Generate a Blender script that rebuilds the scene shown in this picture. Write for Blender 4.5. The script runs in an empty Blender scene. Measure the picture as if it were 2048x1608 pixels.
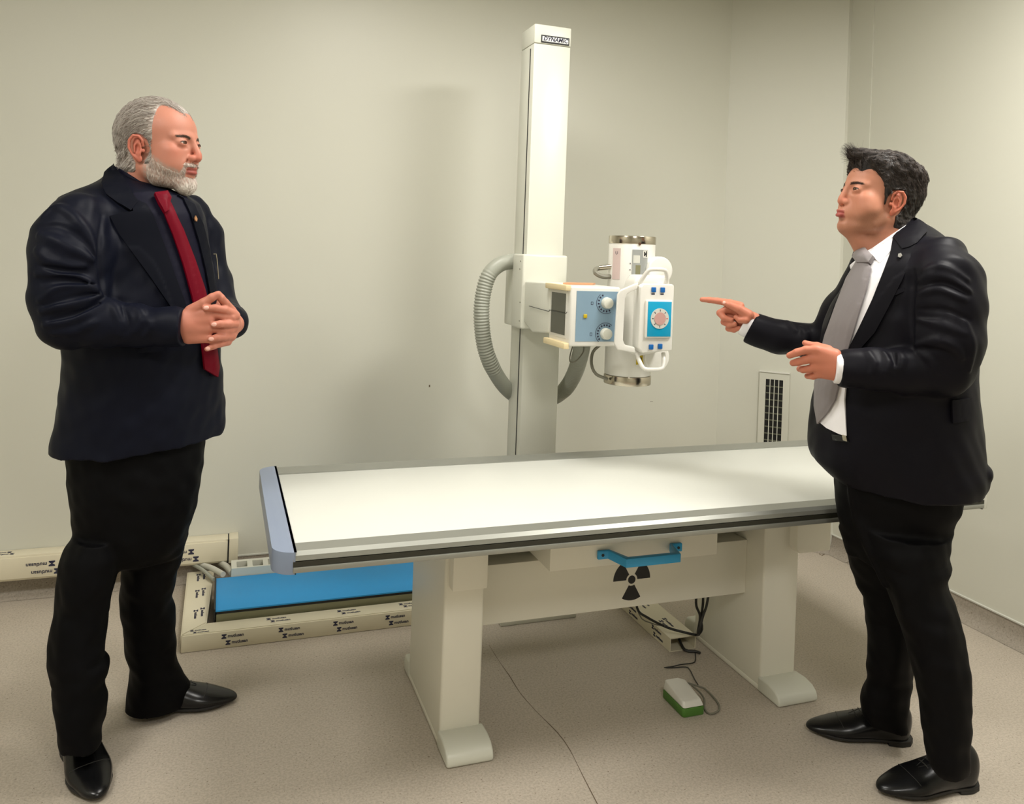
import bpy, bmesh, math, random
import numpy as np
from mathutils import Vector, Matrix
random.seed(4)
# ------------------------------------------------------------------ camera, world, light, exposure
SC = bpy.context.scene
COL = SC.collection
FPX, TH, CAMH = 1620.0, math.atan(.037), 1.40
YAW = math.atan(578 / FPX)
PPX, PPY = 1024.0, 508.4
cam_d = bpy.data.cameras.new('camera'); cam = bpy.data.objects.new('camera', cam_d); COL.objects.link(cam)
cam_d.sensor_width = 36; cam_d.lens = FPX / 2048 * 36
cam_d.shift_y = -(804 - PPY) / 2048; cam_d.shift_x = 0
cam_d.clip_start = .05
Rv = Vector((math.cos(YAW), -math.sin(YAW), 0)); Fv = Vector((math.sin(YAW), math.cos(YAW), 0)); Uv = Vector((0, 0, 1))
cx_ = Rv * math.cos(TH) + Uv * math.sin(TH); cy_ = Uv * math.cos(TH) - Rv * math.sin(TH)
M = Matrix.Identity(4)
for i in range(3):
    M[i][0] = cx_[i]; M[i][1] = cy_[i]; M[i][2] = -Fv[i]
M[2][3] = CAMH
cam.matrix_world = M
SC.camera = cam
vs = SC.view_settings
vs.view_transform = 'Standard'; vs.look = 'None'; vs.gamma = 1.0; vs.use_curve_mapping = False
vs.exposure = 0.06
w = bpy.data.worlds.new('world'); SC.world = w; w.use_nodes = True
w.node_tree.nodes['Background'].inputs[0].default_value = (.9, .88, .8, 1)
w.node_tree.nodes['Background'].inputs[1].default_value = 0.05
CEIL = 2.77
def area(name, loc, sx, sy, power, col=(1, .974, .93), rot=(0, 0, 0), spread=math.pi):
    l = bpy.data.lights.new(name, 'AREA'); l.shape = 'RECTANGLE'; l.size = sx; l.size_y = sy
    l.energy = power; l.color = col; l.spread = spread
    o = bpy.data.objects.new(name, l); COL.objects.link(o); o.location = loc; o.rotation_euler = rot
    return o
LAMPS = [(2.05, 1.35, 39), (.62, 2.25, 13), (-1.0, 1.2, 20), (.5, -.6, 27)]
for i, (lx, ly, p) in enumerate(LAMPS):
    area('ceiling_panel_light', (lx, ly, CEIL - .03), .56, .56, p)

# ------------------------------------------------------------------ pixel helpers (a pixel's ray cut with a real plane)
cT, sT = math.cos(TH), math.sin(TH)
def ray(px, py):
    dx, dy = px - PPX, py - PPY
    u = dx * cT + dy * sT; v = -dx * sT + dy * cT
    return Rv * (u / FPX) + Fv - Uv * (v / FPX)
CAMP = Vector((0, 0, CAMH))
def atY(px, py, y): d = ray(px, py); return CAMP + d * (y / d.y)
def atX(px, py, x): d = ray(px, py); return CAMP + d * (x / d.x)
def atZ(px, py, z): d = ray(px, py); return CAMP + d * ((z - CAMH) / d.z)

# ------------------------------------------------------------------ materials
def mat(name, col, rough=.5, metal=0., spec=.5, bump=0., bscale=60., var=0., vscale=8., coat=0., sheen=0., emit=None):
    m = bpy.data.materials.new(name); m.use_nodes = True
    nt = m.node_tree; b = nt.nodes['Principled BSDF']
    b.inputs['Base Color'].default_value = (*col, 1); b.inputs['Roughness'].default_value = rough
    b.inputs['Metallic'].default_value = metal; b.inputs['Specular IOR Level'].default_value = spec
    b.inputs['Coat Weight'].default_value = coat; b.inputs['Sheen Weight'].default_value = sheen
    tc = nt.nodes.new('ShaderNodeTexCoord')
    n = nt.nodes.new('ShaderNodeTexNoise'); n.inputs['Scale'].default_value = vscale; n.inputs['Detail'].default_value = 3
    nt.links.new(tc.outputs['Object'], n.inputs['Vector'])
    mx = nt.nodes.new('ShaderNodeMix'); mx.data_type = 'RGBA'
    v = var if var else .02
    mx.inputs['A'].default_value = (*[c * (1 - v) for c in col], 1)
    mx.inputs['B'].default_value = (*[min(1, c * (1 + v)) for c in col], 1)
    nt.links.new(n.outputs['Fac'], mx.inputs['Factor']); nt.links.new(mx.outputs['Result'], b.inputs['Base Color'])
    if bump:
        n2 = nt.nodes.new('ShaderNodeTexNoise'); n2.inputs['Scale'].default_value = bscale; n2.inputs['Detail'].default_value = 2
        nt.links.new(tc.outputs['Object'], n2.inputs['Vector'])
        bp = nt.nodes.new('ShaderNodeBump'); bp.inputs['Strength'].default_value = bump; bp.inputs['Distance'].default_value = .002
        nt.links.new(n2.outputs['Fac'], bp.inputs['Height']); nt.links.new(bp.outputs['Normal'], b.inputs['Normal'])
    if emit:
        b.inputs['Emission Color'].default_value = (*col, 1); b.inputs['Emission Strength'].default_value = emit
    return m
def srgb(r, g, b):
    return tuple(((c / 255) / 12.92 if c / 255 <= .04045 else ((c / 255 + .055) / 1.055) ** 2.4) for c in (r, g, b))

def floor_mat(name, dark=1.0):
    m = bpy.data.materials.new(name); m.use_nodes = True
    nt = m.node_tree; b = nt.nodes['Principled BSDF']; L = nt.links
    tc = nt.nodes.new('ShaderNodeTexCoord')
    def noise(sc, det=3):
        n = nt.nodes.new('ShaderNodeTexNoise'); n.inputs['Scale'].default_value = sc; n.inputs['Detail'].default_value = det
        L.new(tc.outputs['Object'], n.inputs['Vector']); return n
    def ramp(src, stops):
        r = nt.nodes.new('ShaderNodeValToRGB'); e = r.color_ramp.elements
        e[0].position = stops[0][0]; e[0].color = stops[0][1]; e[1].position = stops[-1][0]; e[1].color = stops[-1][1]
        L.new(src.outputs['Fac'], r.inputs['Fac']); return r
    base = srgb(190, 179, 164); dk = srgb(116, 102, 84)
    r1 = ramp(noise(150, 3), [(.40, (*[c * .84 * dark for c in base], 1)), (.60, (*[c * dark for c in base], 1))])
    r2 = ramp(noise(170, 2), [(.25, (0, 0, 0, 1)), (.36, (1, 1, 1, 1))])
    mx = nt.nodes.new('ShaderNodeMix'); mx.data_type = 'RGBA'
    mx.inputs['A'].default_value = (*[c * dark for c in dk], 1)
    L.new(r2.outputs['Color'], mx.inputs['Factor']); L.new(r1.outputs['Color'], mx.inputs['B'])
    r3 = ramp(noise(3.0, 3), [(.3, (.90, .90, .89, 1)), (.7, (1, 1, 1, 1))])
    m2 = nt.nodes.new('ShaderNodeMix'); m2.data_type = 'RGBA'; m2.blend_type = 'MULTIPLY'; m2.inputs['Factor'].default_value = 1
    L.new(mx.outputs['Result'], m2.inputs['A']); L.new(r3.outputs['Color'], m2.inputs['B'])
    L.new(m2.outputs['Result'], b.inputs['Base Color'])
    b.inputs['Roughness'].default_value = .55; b.inputs['Specular IOR Level'].default_value = .3
    return m
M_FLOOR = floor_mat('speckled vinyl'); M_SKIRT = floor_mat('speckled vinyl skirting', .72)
M_WALL = mat('wall paint', srgb(207, 206, 193), .42, var=.015, vscale=1.3, bump=.05, bscale=300)
M_CEIL = mat('ceiling paint', srgb(215, 213, 205), .8)
M_WHITE = mat('white powder coat', srgb(212, 212, 199), .35)
M_WHITE2 = mat('white plastic', srgb(222, 220, 212), .3)
M_LEG = mat('cream powder coat', srgb(228, 225, 211), .42)
M_TOP = mat('white table laminate', srgb(216, 217, 209), .3)
M_ALU = mat('brushed aluminium', srgb(150, 151, 143), .4, metal=.5)
M_GROOVE = mat('dark groove', srgb(40, 40, 30), .5)
M_CAP = mat('blue grey plastic', srgb(130, 142, 164), .35)
M_STEEL = mat('polished steel', srgb(196, 188, 172), .18, metal=1)
M_BLUE = mat('blue handle plastic', srgb(50, 160, 215), .4)
M_BLUE2 = mat('blue sheet', srgb(42, 150, 215), .5)
M_BLACK = mat('black plastic', (.008, .008, .008), .5)
M_OLIVE = mat('olive grey metal', srgb(120, 118, 88), .45)
M_TRUNK = mat('cream trunking plastic', srgb(217, 209, 184), .45, var=.03)
M_INK = mat('dark blue ink', srgb(38, 38, 62), .6)
M_GREY = mat('grey hose plastic', srgb(158, 160, 148), .4)
M_CABLE = mat('black cable rubber', (.02, .02, .018), .45)
M_CABLEG = mat('grey cable rubber', srgb(120, 118, 104), .5)
M_PANELB = mat('blue grey control face', srgb(128, 154, 172), .4)
M_GLASS = mat('dark window', srgb(62, 62, 48), .12)
M_CREAM = mat('cream rail', srgb(226, 208, 165), .45)
M_CYAN = mat('cyan label', srgb(10, 150, 190), .35)
M_ROSE = mat('rose dial', srgb(190, 150, 142), .4)
M_LGREY = mat('light grey plastic', srgb(200, 200, 190), .35)
M_BTN = mat('blue button', srgb(20, 95, 165), .35)
M_YEL = mat('yellow label', srgb(190, 165, 20), .45)
M_COPPER = mat('orange brown film', srgb(205, 150, 110), .4)
M_GREEN = mat('green rubber', srgb(75, 120, 45), .5)
M_VENTD = mat('vent duct metal', srgb(120, 122, 104), .4, metal=.4)
M_LABEL = mat('grey label foil', srgb(165, 168, 165), .3, metal=.3)
M_PINK = mat('pinkish label', srgb(205, 185, 180), .4)
M_LAMP = mat('lit lamp panel', (1, .96, .88), .5, emit=9.0)

# ------------------------------------------------------------------ object helpers
def link(name, bm, m, parent=None, bevel=0., seg=2, smooth=True, sharp=38):
    bmesh.ops.recalc_face_normals(bm, faces=bm.faces)
    if bevel:
        es = [e for e in bm.edges if len(e.link_faces) == 2 and e.calc_face_angle(0) > .5]
        bmesh.ops.bevel(bm, geom=es, offset=bevel, segments=seg, profile=.5, affect='EDGES', clamp_overlap=True)
    if smooth:
        for f in bm.faces: f.smooth = True
        lim = math.radians(sharp)
        for e in bm.edges:
            if len(e.link_faces) == 2 and e.calc_face_angle(0) > lim: e.smooth = False
    me = bpy.data.meshes.new(name); bm.to_mesh(me); bm.free()
    o = bpy.data.objects.new(name, me); COL.objects.link(o)
    if m: me.materials.append(m)
    if parent: o.parent = parent
    return o
def tag(o, label, cat, group=None, kind=None):
    if label: o['label'] = label
    if cat: o['category'] = cat
    if group: o['group'] = group
    if kind: o['kind'] = kind
    return o
def thing(name, label, cat, loc=(0, 0, 0), group=None):
    o = bpy.data.objects.new(name, None); o.empty_display_size = .1; COL.objects.link(o); o.location = loc
    return tag(o, label, cat, group)
class MB:
    """collects shapes into one bmesh; coordinates are world minus the origin"""
    def __init__(s, org=(0, 0, 0)): s.bm = bmesh.new(); s.o = Vector(org)
    def box(s, x0, x1, y0, y1, z0, z1):
        v = [s.bm.verts.new(Vector(p) - s.o) for p in ((x0, y0, z0), (x1, y0, z0), (x1, y1, z0), (x0, y1, z0), (x0, y0, z1), (x1, y0, z1), (x1, y1, z1), (x0, y1, z1))]
        for f in ((0, 3, 2, 1), (4, 5, 6, 7), (0, 1, 5, 4), (1, 2, 6, 5), (2, 3, 7, 6), (3, 0, 4, 7)): s.bm.faces.new([v[i] for i in f])
        return s
    def prism(s, pts, d):
        """closed polygon of 3-D points pushed along vector d"""
        d = Vector(d); a = [s.bm.verts.new(Vector(p) - s.o) for p in pts]; b = [s.bm.verts.new(Vector(p) + d - s.o) for p in pts]
        n = len(pts); s.bm.faces.new(a); s.bm.faces.new(b[::-1])
        for i in range(n): s.bm.faces.new((a[i], b[i], b[(i + 1) % n], a[(i + 1) % n]))
        return s
    def loft(s, rings, cap=True):
        R = [[s.bm.verts.new(Vector(p) - s.o) for p in r] for r in rings]
        n = len(R[0])
        for a, b in zip(R, R[1:]):
            for i in range(n): s.bm.faces.new((a[i], a[(i + 1) % n], b[(i + 1) % n], b[i]))
        if cap: s.bm.faces.new(R[0][::-1]); s.bm.faces.new(R[-1])
        return s
    def tube(s, path, r, n=12, step=None, rf=None, cap=True):
        P = smooth_path(path, step) if step else [Vector(p) for p in path]
        rings = []; up = None; tot = 0
        for i, p in enumerate(P):
            t = (P[min(i + 1, len(P) - 1)] - P[max(i - 1, 0)]).normalized()
            if up is None: up = t.orthogonal().normalized()
            up = (up - t * up.dot(t)).normalized(); sd = t.cross(up)
            if i: tot += (P[i] - P[i - 1]).length
            rr = r * (rf(tot) if rf else 1)
            rings.append([p + (up * math.cos(a) + sd * math.sin(a)) * rr for a in [2 * math.pi * k / n for k in range(n)]])
        return s.loft(rings, cap)
    def cyl(s, a, b, r, r2=None, n=32):
        a, b = Vector(a), Vector(b); t = (b - a).normalized(); u = t.orthogonal().normalized(); v = t.cross(u)
        r2 = r if r2 is None else r2
        return s.loft([[c + (u * math.cos(q) + v * math.sin(q)) * rr for q in [2 * math.pi * k / n for k in range(n)]] for c, rr in ((a, r), (b, r2))])
    def build(s, name, m, parent=None, **k): return link(name, s.bm, m, parent, **k)
def smooth_path(pts, step=.01):
    P = [Vector(p) for p in pts]; P = [P[0] * 2 - P[1]] + P + [P[-1] * 2 - P[-2]]
    out = []
    for i in range(1, len(P) - 2):
        p0, p1, p2, p3 = P[i - 1:i + 3]; n = max(2, int((p2 - p1).length / step))
        for k in range(n):
            t = k / n
            out.append(.5 * ((2 * p1) + (p2 - p0) * t + (2 * p0 - 5 * p1 + 4 * p2 - p3) * t * t + (3 * p1 - p0 - 3 * p2 + p3) * t ** 3))
    out.append(P[-2]); return out
def text(name, s, size, origin, xdir, ydir, m, parent, ext=.0004, align='CENTER', bold=0., shear=0.):
    c = bpy.data.curves.new(name, 'FONT'); c.body = s; c.size = size; c.extrude = ext; c.align_x = align; c.align_y = 'CENTER'; c.offset = bold; c.shear = shear
    c.resolution_u = 2
    t = bpy.data.objects.new(name, c); COL.objects.link(t)
    bpy.context.view_layer.update()
    me = bpy.data.meshes.new_from_object(t.evaluated_get(bpy.context.evaluated_depsgraph_get()))
    bpy.data.objects.remove(t); bpy.data.curves.remove(c)
    x = Vector(xdir).normalized(); y = Vector(ydir).normalized(); z = x.cross(y)
    Mx = Matrix.Identity(4)
    for i in range(3): Mx[i][0] = x[i]; Mx[i][1] = y[i]; Mx[i][2] = z[i]; Mx[i][3] = origin[i]
    me.transform(Mx); me.materials.clear(); me.materials.append(m)
    o = bpy.data.objects.new(name, me); COL.objects.link(o)
    if parent: o.parent = parent
    return o
def join_meshes(name, objs, m, parent, org=(0, 0, 0)):
    bm = bmesh.new()
    for o in objs: bm.from_mesh(o.data); bpy.data.objects.remove(o)
    bmesh.ops.translate(bm, verts=bm.verts, vec=-Vector(org))
    me = bpy.data.meshes.new(name); bm.to_mesh(me); bm.free(); me.materials.append(m)
    o = bpy.data.objects.new(name, me); COL.objects.link(o); o.parent = parent; return o

# ------------------------------------------------------------------ the room
YB, XR, XL, YF = 3.6, 2.87, -1.9, -2.3
def struct(name, mb, m, **k): o = mb.build(name, m, **k); o['kind'] = 'structure'; return o
struct('floor', MB().box(XL - .1, XR + .1, YF - .1, YB + .1, -.08, 0), M_FLOOR, smooth=False)
struct('ceiling', MB().box(XL - .1, XR + .1, YF - .1, YB + .1, CEIL, CEIL + .1), M_CEIL, smooth=False)
CH0, CH1 = (2.45, YB), (2.85, 3.20)          # the angled stretch of wall in the corner
struct('wall_back', MB().box(XL - .1, CH0[0], YB, YB + .12, 0, CEIL), M_WALL, smooth=False)
b = MB(); b.prism([(CH0[0], CH0[1], 0), (CH1[0], CH1[1], 0), (CH1[0] + .1, CH1[1], 0), (CH1[0] + .1, YB + .12, 0), (CH0[0], YB + .12, 0)], (0, 0, CEIL))
struct('wall_corner', b, M_WALL, smooth=False)
struct('wall_right', MB().box(XR, XR + .1, YF - .1, CH1[1], 0, CEIL), M_WALL, smooth=False)
struct('trim_right', MB().box(XR - .004, XR, 3.055, CH1[1], 0, CEIL), M_WALL, smooth=False)
struct('wall_left', MB().box(XL - .1, XL, YF - .1, YB, 0, CEIL), M_WALL, smooth=False)
struct('wall_front', MB().box(XL, XR, YF - .1, YF, 0, CEIL), M_WALL, smooth=False)
# vinyl carried up the wall in a small cove, with a thin light capping bead
def skirting(name, a, b_, nrm):
    a, b_, n = Vector((*a, 0)), Vector((*b_, 0)), Vector((*nrm, 0)).normalized()
    prof = [(0.004, .082), (.006, .05), (.012, .025), (.03, .008), (.05, .0012), (0, .0012), (0, .082)]
    mb = MB(); mb.loft([[a + n * p + Uv * z for p, z in prof], [b_ + n * p + Uv * z for p, z in prof]])
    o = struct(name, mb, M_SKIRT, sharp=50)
    cp = MB(); cp.loft([[q + n * p + Uv * z for p, z in ((0, .081), (.007, .081), (.007, .086), (0, .087))] for q in (a, b_)])
    c = cp.build('capping_bead', M_LGREY, o); return o
cn = Vector((-(CH0[1] - CH1[1]), -(CH1[0] - CH0[0])))
skirting('baseboard_back', (XL, YB), CH0, (0, -1))
skirting('baseboard_corner', CH0, CH1, cn)
skirting('baseboard_right', (XR, 3.05), (XR, YF), (-1, 0))
skirting('baseboard_trim', (XR - .004, CH1[1]), (XR - .004, 3.055), (-1, 0))

for i, (lx, ly, p) in enumerate(LAMPS):
    where = ['above the right end of the examination table', 'above the tube stand and table middle', 'over the left side near the man in the maroon tie', 'behind the photographer'][i]
    t = thing('ceiling_light', 'square white ceiling light panel ' + where, 'light', (lx, ly, CEIL), 'ceiling light panels')
    f = MB((lx, ly, CEIL))
    for a in ((-.3, .3, -.3, -.285), (-.3, .3, .285, .3), (-.3, -.285, -.285, .285), (.285, .3, -.285, .285)):
        f.box(lx + a[0], lx + a[1], ly + a[2], ly + a[3], CEIL - .022, CEIL - .001)
    f.build('frame', M_WHITE, t); MB((lx, ly, CEIL)).box(lx - .284, lx + .284, ly - .284, ly + .284, CEIL - .010, CEIL - .002).build('diffuser', M_LAMP, t)

# faint scuffs in the floor: a crack line wandering out from under the table, and scratches
def floor_line(pix, name, lab, w_=.0016):
    P = [atZ(x, y, .0006) for x, y in pix]; P = smooth_path(P, .03)
    mb = MB(); L_ = []
    for i, p in enumerate(P):
        t = (P[min(i + 1, len(P) - 1)] - P[max(i - 1, 0)]).normalized(); n = Vector((-t.y, t.x, 0)); ww = w_ * (.5 + random.random())
        L_.append((mb.bm.verts.new(p + n * ww / 2), mb.bm.verts.new(p - n * ww / 2)))
    for a, b_ in zip(L_, L_[1:]): mb.bm.faces.new((a[0], a[1], b_[1], b_[0]))
    o = mb.build(name, M_CRACK, smooth=False); o['kind'] = 'structure'; return o
M_CRACK = mat('floor crack', srgb(100, 85, 66), .8)
floor_line([(978, 1290), (1000, 1325), (1018, 1350), (1040, 1385), (1075, 1425), (1115, 1465), (1140, 1500), (1165, 1550), (1195, 1608)], 'trim_floor_crack', '', .0018)
floor_line([(1638, 1107), (1644, 1111), (1651, 1106)], 'trim_floor_scuff', '', .006)
def wall_mark(px, py, w_, h_):
    p = atY(px, py, YB - .001); o = MB().box(p.x - w_, p.x + w_, p.y, p.y + .0008, p.z - h_, p.z + h_).build('trim_wall_mark', M_CRACK, smooth=False); o['kind'] = 'structure'
wall_mark(859, 772, .003, .005); wall_mark(1303, 803, .008, .0008)

# ------------------------------------------------------------------ the examination table
TO = (1.23, 2.275, 0)
T = thing('examination_table', 'long white floating-top x-ray examination table with aluminium rails and two cream pedestal legs', 'table', TO)
X0, X1, Y0, Y1, ZT = .13, 2.33, 1.895, 2.655, .70
top = MB(TO).box(X0 + .05, X1 - .05, Y0 + .055, Y1 - .085, .672, ZT - .001).build('table_top', M_TOP, T, bevel=.001)
def rail(ya, yb, name):      # ya = outer face, yb = inner edge
    s = 1 if yb > ya else -1
    prof = [(yb, ZT + .002), (ya + s * .012, ZT + .002), (ya + s * .002, ZT - .006), (ya, ZT - .017), (ya + s * .004, ZT - .019), (ya + s * .004, ZT - .045), (yb, ZT - .045)]
    m = MB(TO); m.loft([[(x, y, z) for y, z in prof] for x in (X0 + .045, X1 - .045)])
    r = m.build(name, M_ALU, T, sharp=20)
    MB(TO).box(X0 + .045, X1 - .045, min(ya - s * .001, ya + s * .004), max(ya - s * .001, ya + s * .004), ZT - .031, ZT - .019).build('rubber_groove', M_GROOVE, r, smooth=False)
    MB(TO).box(X0 + .045, X1 - .045, min(ya - s * .003, ya + s * .006), max(ya - s * .003, ya + s * .006), ZT - .045, ZT - .031).build('lower_bead', M_ALU, r, bevel=.003)
rail(Y0, Y0 + .063, 'side_rail'); rail(Y1, Y1 - .09, 'side_rail')
for xs, s in ((X0, 1), (X1, -1)):
    pts = []
    R_ = .05
    for cy, a0 in ((Y1 - R_, 90), (Y0 + R_, 180)):
        for k in range(9):
            a = math.radians(a0 + k * 90 / 8); pts.append((xs + s * (R_ + R_ * math.cos(a)), cy + R_ * math.sin(a)))
    outl = [(xs + s * .047, Y1)] + pts + [(xs + s * .047, Y0)]
    m = MB(TO); m.prism([(x, y, ZT - .048) for x, y in outl], (0, 0, .051))
    m.build('end_cap', M_CAP if s > 0 else M_LGREY, T, bevel=.007, seg=4)
for xc, lx0, lx1 in ((.68, .622, .742), (1.765, 1.703, 1.84)):
    m = MB(TO); m.loft([[(lx0, 2.205, z), (lx1, 2.205, z), (lx1, 2.60, z), (lx0, 2.60, z)] for z in (.012, .655)])
    leg = m.build('leg', M_LEG, T, bevel=.009, seg=3)
    MB(TO).box(lx0 - .001, lx1 + .001, 2.20, 2.64, .0, .018).build('base_plate', M_LEG, leg, bevel=.004)
    for yy, s in ((2.215, -1), (2.59, 1)):
        prof = [(0, 0), (.110, 0), (.113, .014), (.106, .031), (.086, .044), (.052, .050), (.0, .047)] if s < 0 else [(0, 0), (.07, 0), (.074, .03), (.06, .055), (0, .06)]
        m = MB(TO); m.loft([[(x, yy + s * a, z) for a, z in prof] for x in (lx0 - .004, lx1 + .010)])
        m.build('toe_cap', M_WHITE, leg, bevel=.009, seg=4, sharp=60)
MB(TO).box(.742, 1.703, 2.30, 2.42, .285, .465).build('crossbar', M_LEG, T, bevel=.003)
# trefoil on the crossbar
def trefoil(cx, cy, R_, y, name, parent, org, m_):
    mb = MB(org)
    def sector(a0, a1, r0, r1, n=10):
        p = [(cx + r1 * math.cos(math.radians(a0 + (a1 - a0) * k / n)), y, cy + r1 * math.sin(math.radians(a0 + (a1 - a0) * k / n))) for k in range(n + 1)]
        p += [(cx + r0 * math.cos(math.radians(a1 - (a1 - a0) * k / n)), y, cy + r0 * math.sin(math.radians(a1 - (a1 - a0) * k / n))) for k in range(n + 1)]
        mb.prism(p, (0, .0012, 0))
    for c in (30, 150, 270): sector(c - 30, c + 30, R_ * .30, R_)
    mb.prism([(cx + R_ * .2 * math.cos(k * math.pi / 10), y, cy + R_ * .2 * math.sin(k * math.pi / 10)) for k in range(20)], (0, .0012, 0))
    return mb.build(name, m_, parent, smooth=False)
trefoil(1.268, .3735, .066, 2.2990, 'radiation_symbol', T, TO, M_BLACK)
MB(TO).box(.742, 1.703, 2.52, 2.535, .40, .655).build('rear_panel', M_OLIVE, T, bevel=.002)
for a, b_ in ((.80, .90), (1.50, 1.60)): MB(TO).box(a, b_, 2.5185, 2.5205, .548, .556).build('slot', M_BLACK, T, smooth=False)
MB(TO).box(.50, 1.96, 1.99, 2.56, .64, .671).build('underframe', M_ALU, T, bevel=.003)
tray = MB(TO).box(.92, 1.485, 2.155, 2.50, .487, .642).build('film_tray', M_LEG, T, bevel=.003)
hp = [(1.068, 2.153), (1.108, 2.153), (1.135, 2.085), (1.285, 2.085), (1.312, 2.153), (1.352, 2.153)]
hi = [(1.352, 2.143), (1.318, 2.143), (1.300, 2.066), (1.12, 2.066), (1.100, 2.143), (1.068, 2.143)]
m = MB(TO); m.prism([(x, y, .512) for x, y in hp + hi], (0, 0, .026)); hd = m.build('handle', M_BLUE, tray, bevel=.003)
for x in (1.083, 1.338): MB(TO).cyl((x, 2.1415, .525), (x, 2.1435, .525), .0045, n=12).build('screw', M_BLACK, hd)
br = MB(TO).box(.634, .738, 2.168, 2.24, .452, .645).build('bracket', M_LEG, T, bevel=.006)
m = MB(TO); m.prism([(1.80, 2.168, .64), (1.80, 2.168, .47), (1.812, 2.168, .455), (1.935, 2.168, .455), (1.935, 2.168, .64)], (0, .35, 0))
brr = m.build('bracket', M_LEG, T, bevel=.004); MB(TO).cyl((1.82, 2.166, .555), (1.82, 2.169, .555), .004, n=10).build('screw', M_BLACK, brr)

# ------------------------------------------------------------------ the tube stand with its x-ray head
SO = (1.18, 3.0, 0)
S = thing('xray_tube_stand', 'tall white x-ray tube column behind the table carrying the x-ray head with control panel', 'medical equipment', SO)
CX0, CX1, CY0, CY1, CZ = 1.105, 1.258, 2.93, 3.075, 2.295
col = MB(SO).box(CX0, CX1, CY0, CY1, 0.03, CZ - .075).build('column', M_WHITE, S, bevel=.004)
MB(SO).box(CX0 - .001, CX1 + .001, CY0 - .002, CY1 + .001, CZ - .074, CZ).build('column_cap', M_WHITE, S, bevel=.005)
MB(SO).box(CX0 - .0015, CX0 + .004, CY0 + .034, CY0 + .041, .05, CZ - .09).build('guide_slot', M_BLACK, col, smooth=False)
MB(SO).box(1.03, 1.34, 2.86, 3.35, 0, .03).build('base_plate', M_WHITE, S, bevel=.004)
np_ = MB(SO).box(1.131, 1.250, CY0 - .0045, CY0 - .0015, 2.2245, 2.2545).build('nameplate', M_BLACK, S, bevel=.003, smooth=False)
MB(SO).box(1.136, 1.245, CY0 - .0055, CY0 - .004, 2.230, 2.249).build('nameplate_face', M_WHITE2, np_, smooth=False)
np2 = text('nameplate_lettering', 'DYNAMIC', .0225, Vector((1.1905, CY0 - .0058, 2.2395)) - Vector(SO), (1, 0, 0), (0, 0, 1), M_INK, np_, bold=.0007, shear=.25)
# carriage
car = MB(SO).box(1.060, 1.243, 2.845, 2.96, 1.12, 1.402).build('carriage', M_WHITE, S, bevel=.008, seg=3)
MB(SO).box(1.075, 1.110, 2.95, 3.08, 1.12, 1.40).build('carriage_side', M_WHITE, car, bevel=.006, seg=3)
m = MB(SO)
m.prism([(1.072, 2.85, 1.300), (1.072, 2.60, 1.306), (1.072, 2.60, 1.13), (1.072, 2.76, 1.118), (1.072, 2.85, 1.15)], (.17, 0, 0))
arm = m.build('arm', M_WHITE, S, bevel=.006, seg=3)
MB(SO).box(1.10, 1.30, 2.66, 2.80, 1.16, 1.28).build('cross_arm', M_WHITE, S, bevel=.006)
for y, z in ((2.87, 1.375), (2.875, 1.345), (2.86, 1.22), (2.86, 1.15)):
    MB(SO).cyl((1.0585, y, z), (1.061, y, z), .0028, n=8).build('screw', M_CABLEG, car)
# tube housing
tx, ty, tr = 1.385, 2.60, .083
tube = MB(SO).cyl((tx, ty, .985), (tx, ty, 1.455), tr, n=56).build('tube_housing', M_WHITE2, S, bevel=.002)
for a, b_ in ((.952, .984), (1.452, 1.480)):
    MB(SO).cyl((tx, ty, a), (tx, ty, b_), tr + .0015, n=56).build('steel_end_band', M_STEEL, tube, bevel=.002)
MB(SO).cyl((1.37, 2.515, 1.452), (1.37, 2.519, 1.452), .005, n=10).build('screw', M_STEEL, tube)
def label_on_tube(a0, a1, z0, z1, m_, name, rr=.0012, parent=tube, n=12):
    mb = MB(SO); r0, r1 = tr + .0001, tr + rr
    A = [math.radians(a0 + (a1 - a0) * k / n) for k in range(n + 1)]
    mb.loft([[(tx + r * math.cos(a), ty + r * math.sin(a), z) for r, z in ((r0, z0), (r1, z0), (r1, z1), (r0, z1))] for a in A])
    return mb.build(name, m_, parent, sharp=25)
def P_(deg): return math.degrees(deg)
label_on_tube(190, 214, 1.325, 1.435, M_PINK, 'small_label')
rl = label_on_tube(243, 283, 1.30, 1.432, M_LABEL, 'rating_label')
label_on_tube(246, 262, 1.385, 1.412, M_LGREY, 'printed_block', .0016, rl)
label_on_tube(252, 264, 1.345, 1.378, M_OLIVE, 'printed_block', .0016, rl)
for k in range(4): label_on_tube(238, 240, 1.315 + k * .022, 1.319 + k * .022, M_INK, 'printed_dot', .0014, tube, 2)
label_on_tube(270, 282, 1.405, 1.43, M_WHITE2, 'symbol_field', .0018, rl)
label_on_tube(272, 275, 1.41, 1.426, M_BLACK, 'symbol_mark', .0024, rl); label_on_tube(277, 280, 1.408, 1.428, M_BLACK, 'symbol_mark', .0024, rl); label_on_tube(274, 278, 1.414, 1.421, M_BLACK, 'symbol_mark', .0024, rl)
yl = label_on_tube(262, 283, 1.03, 1.062, M_YEL, 'warning_label'); label_on_tube(268, 276, 1.037, 1.055, M_BLACK, 'warning_mark', .0020, yl)
text('small_label_letter', 'U', .016, Vector((tx + (tr + .0013) * math.cos(math.radians(203)), ty + (tr + .0013) * math.sin(math.radians(203)), 1.418)) - Vector(SO), (-math.sin(math.radians(203)) , math.cos(math.radians(203)), 0), (0, 0, 1), M_INK, tube)
# high-voltage connector bosses at the back right of the tube
for z in (1.362, 1.056):
    m = MB(SO); m.cyl((1.448, 2.50, z), (1.448, 2.68, z), .049, n=40)
    m.build('connector_boss', M_WHITE2, S, bevel=.006, seg=3)
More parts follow.
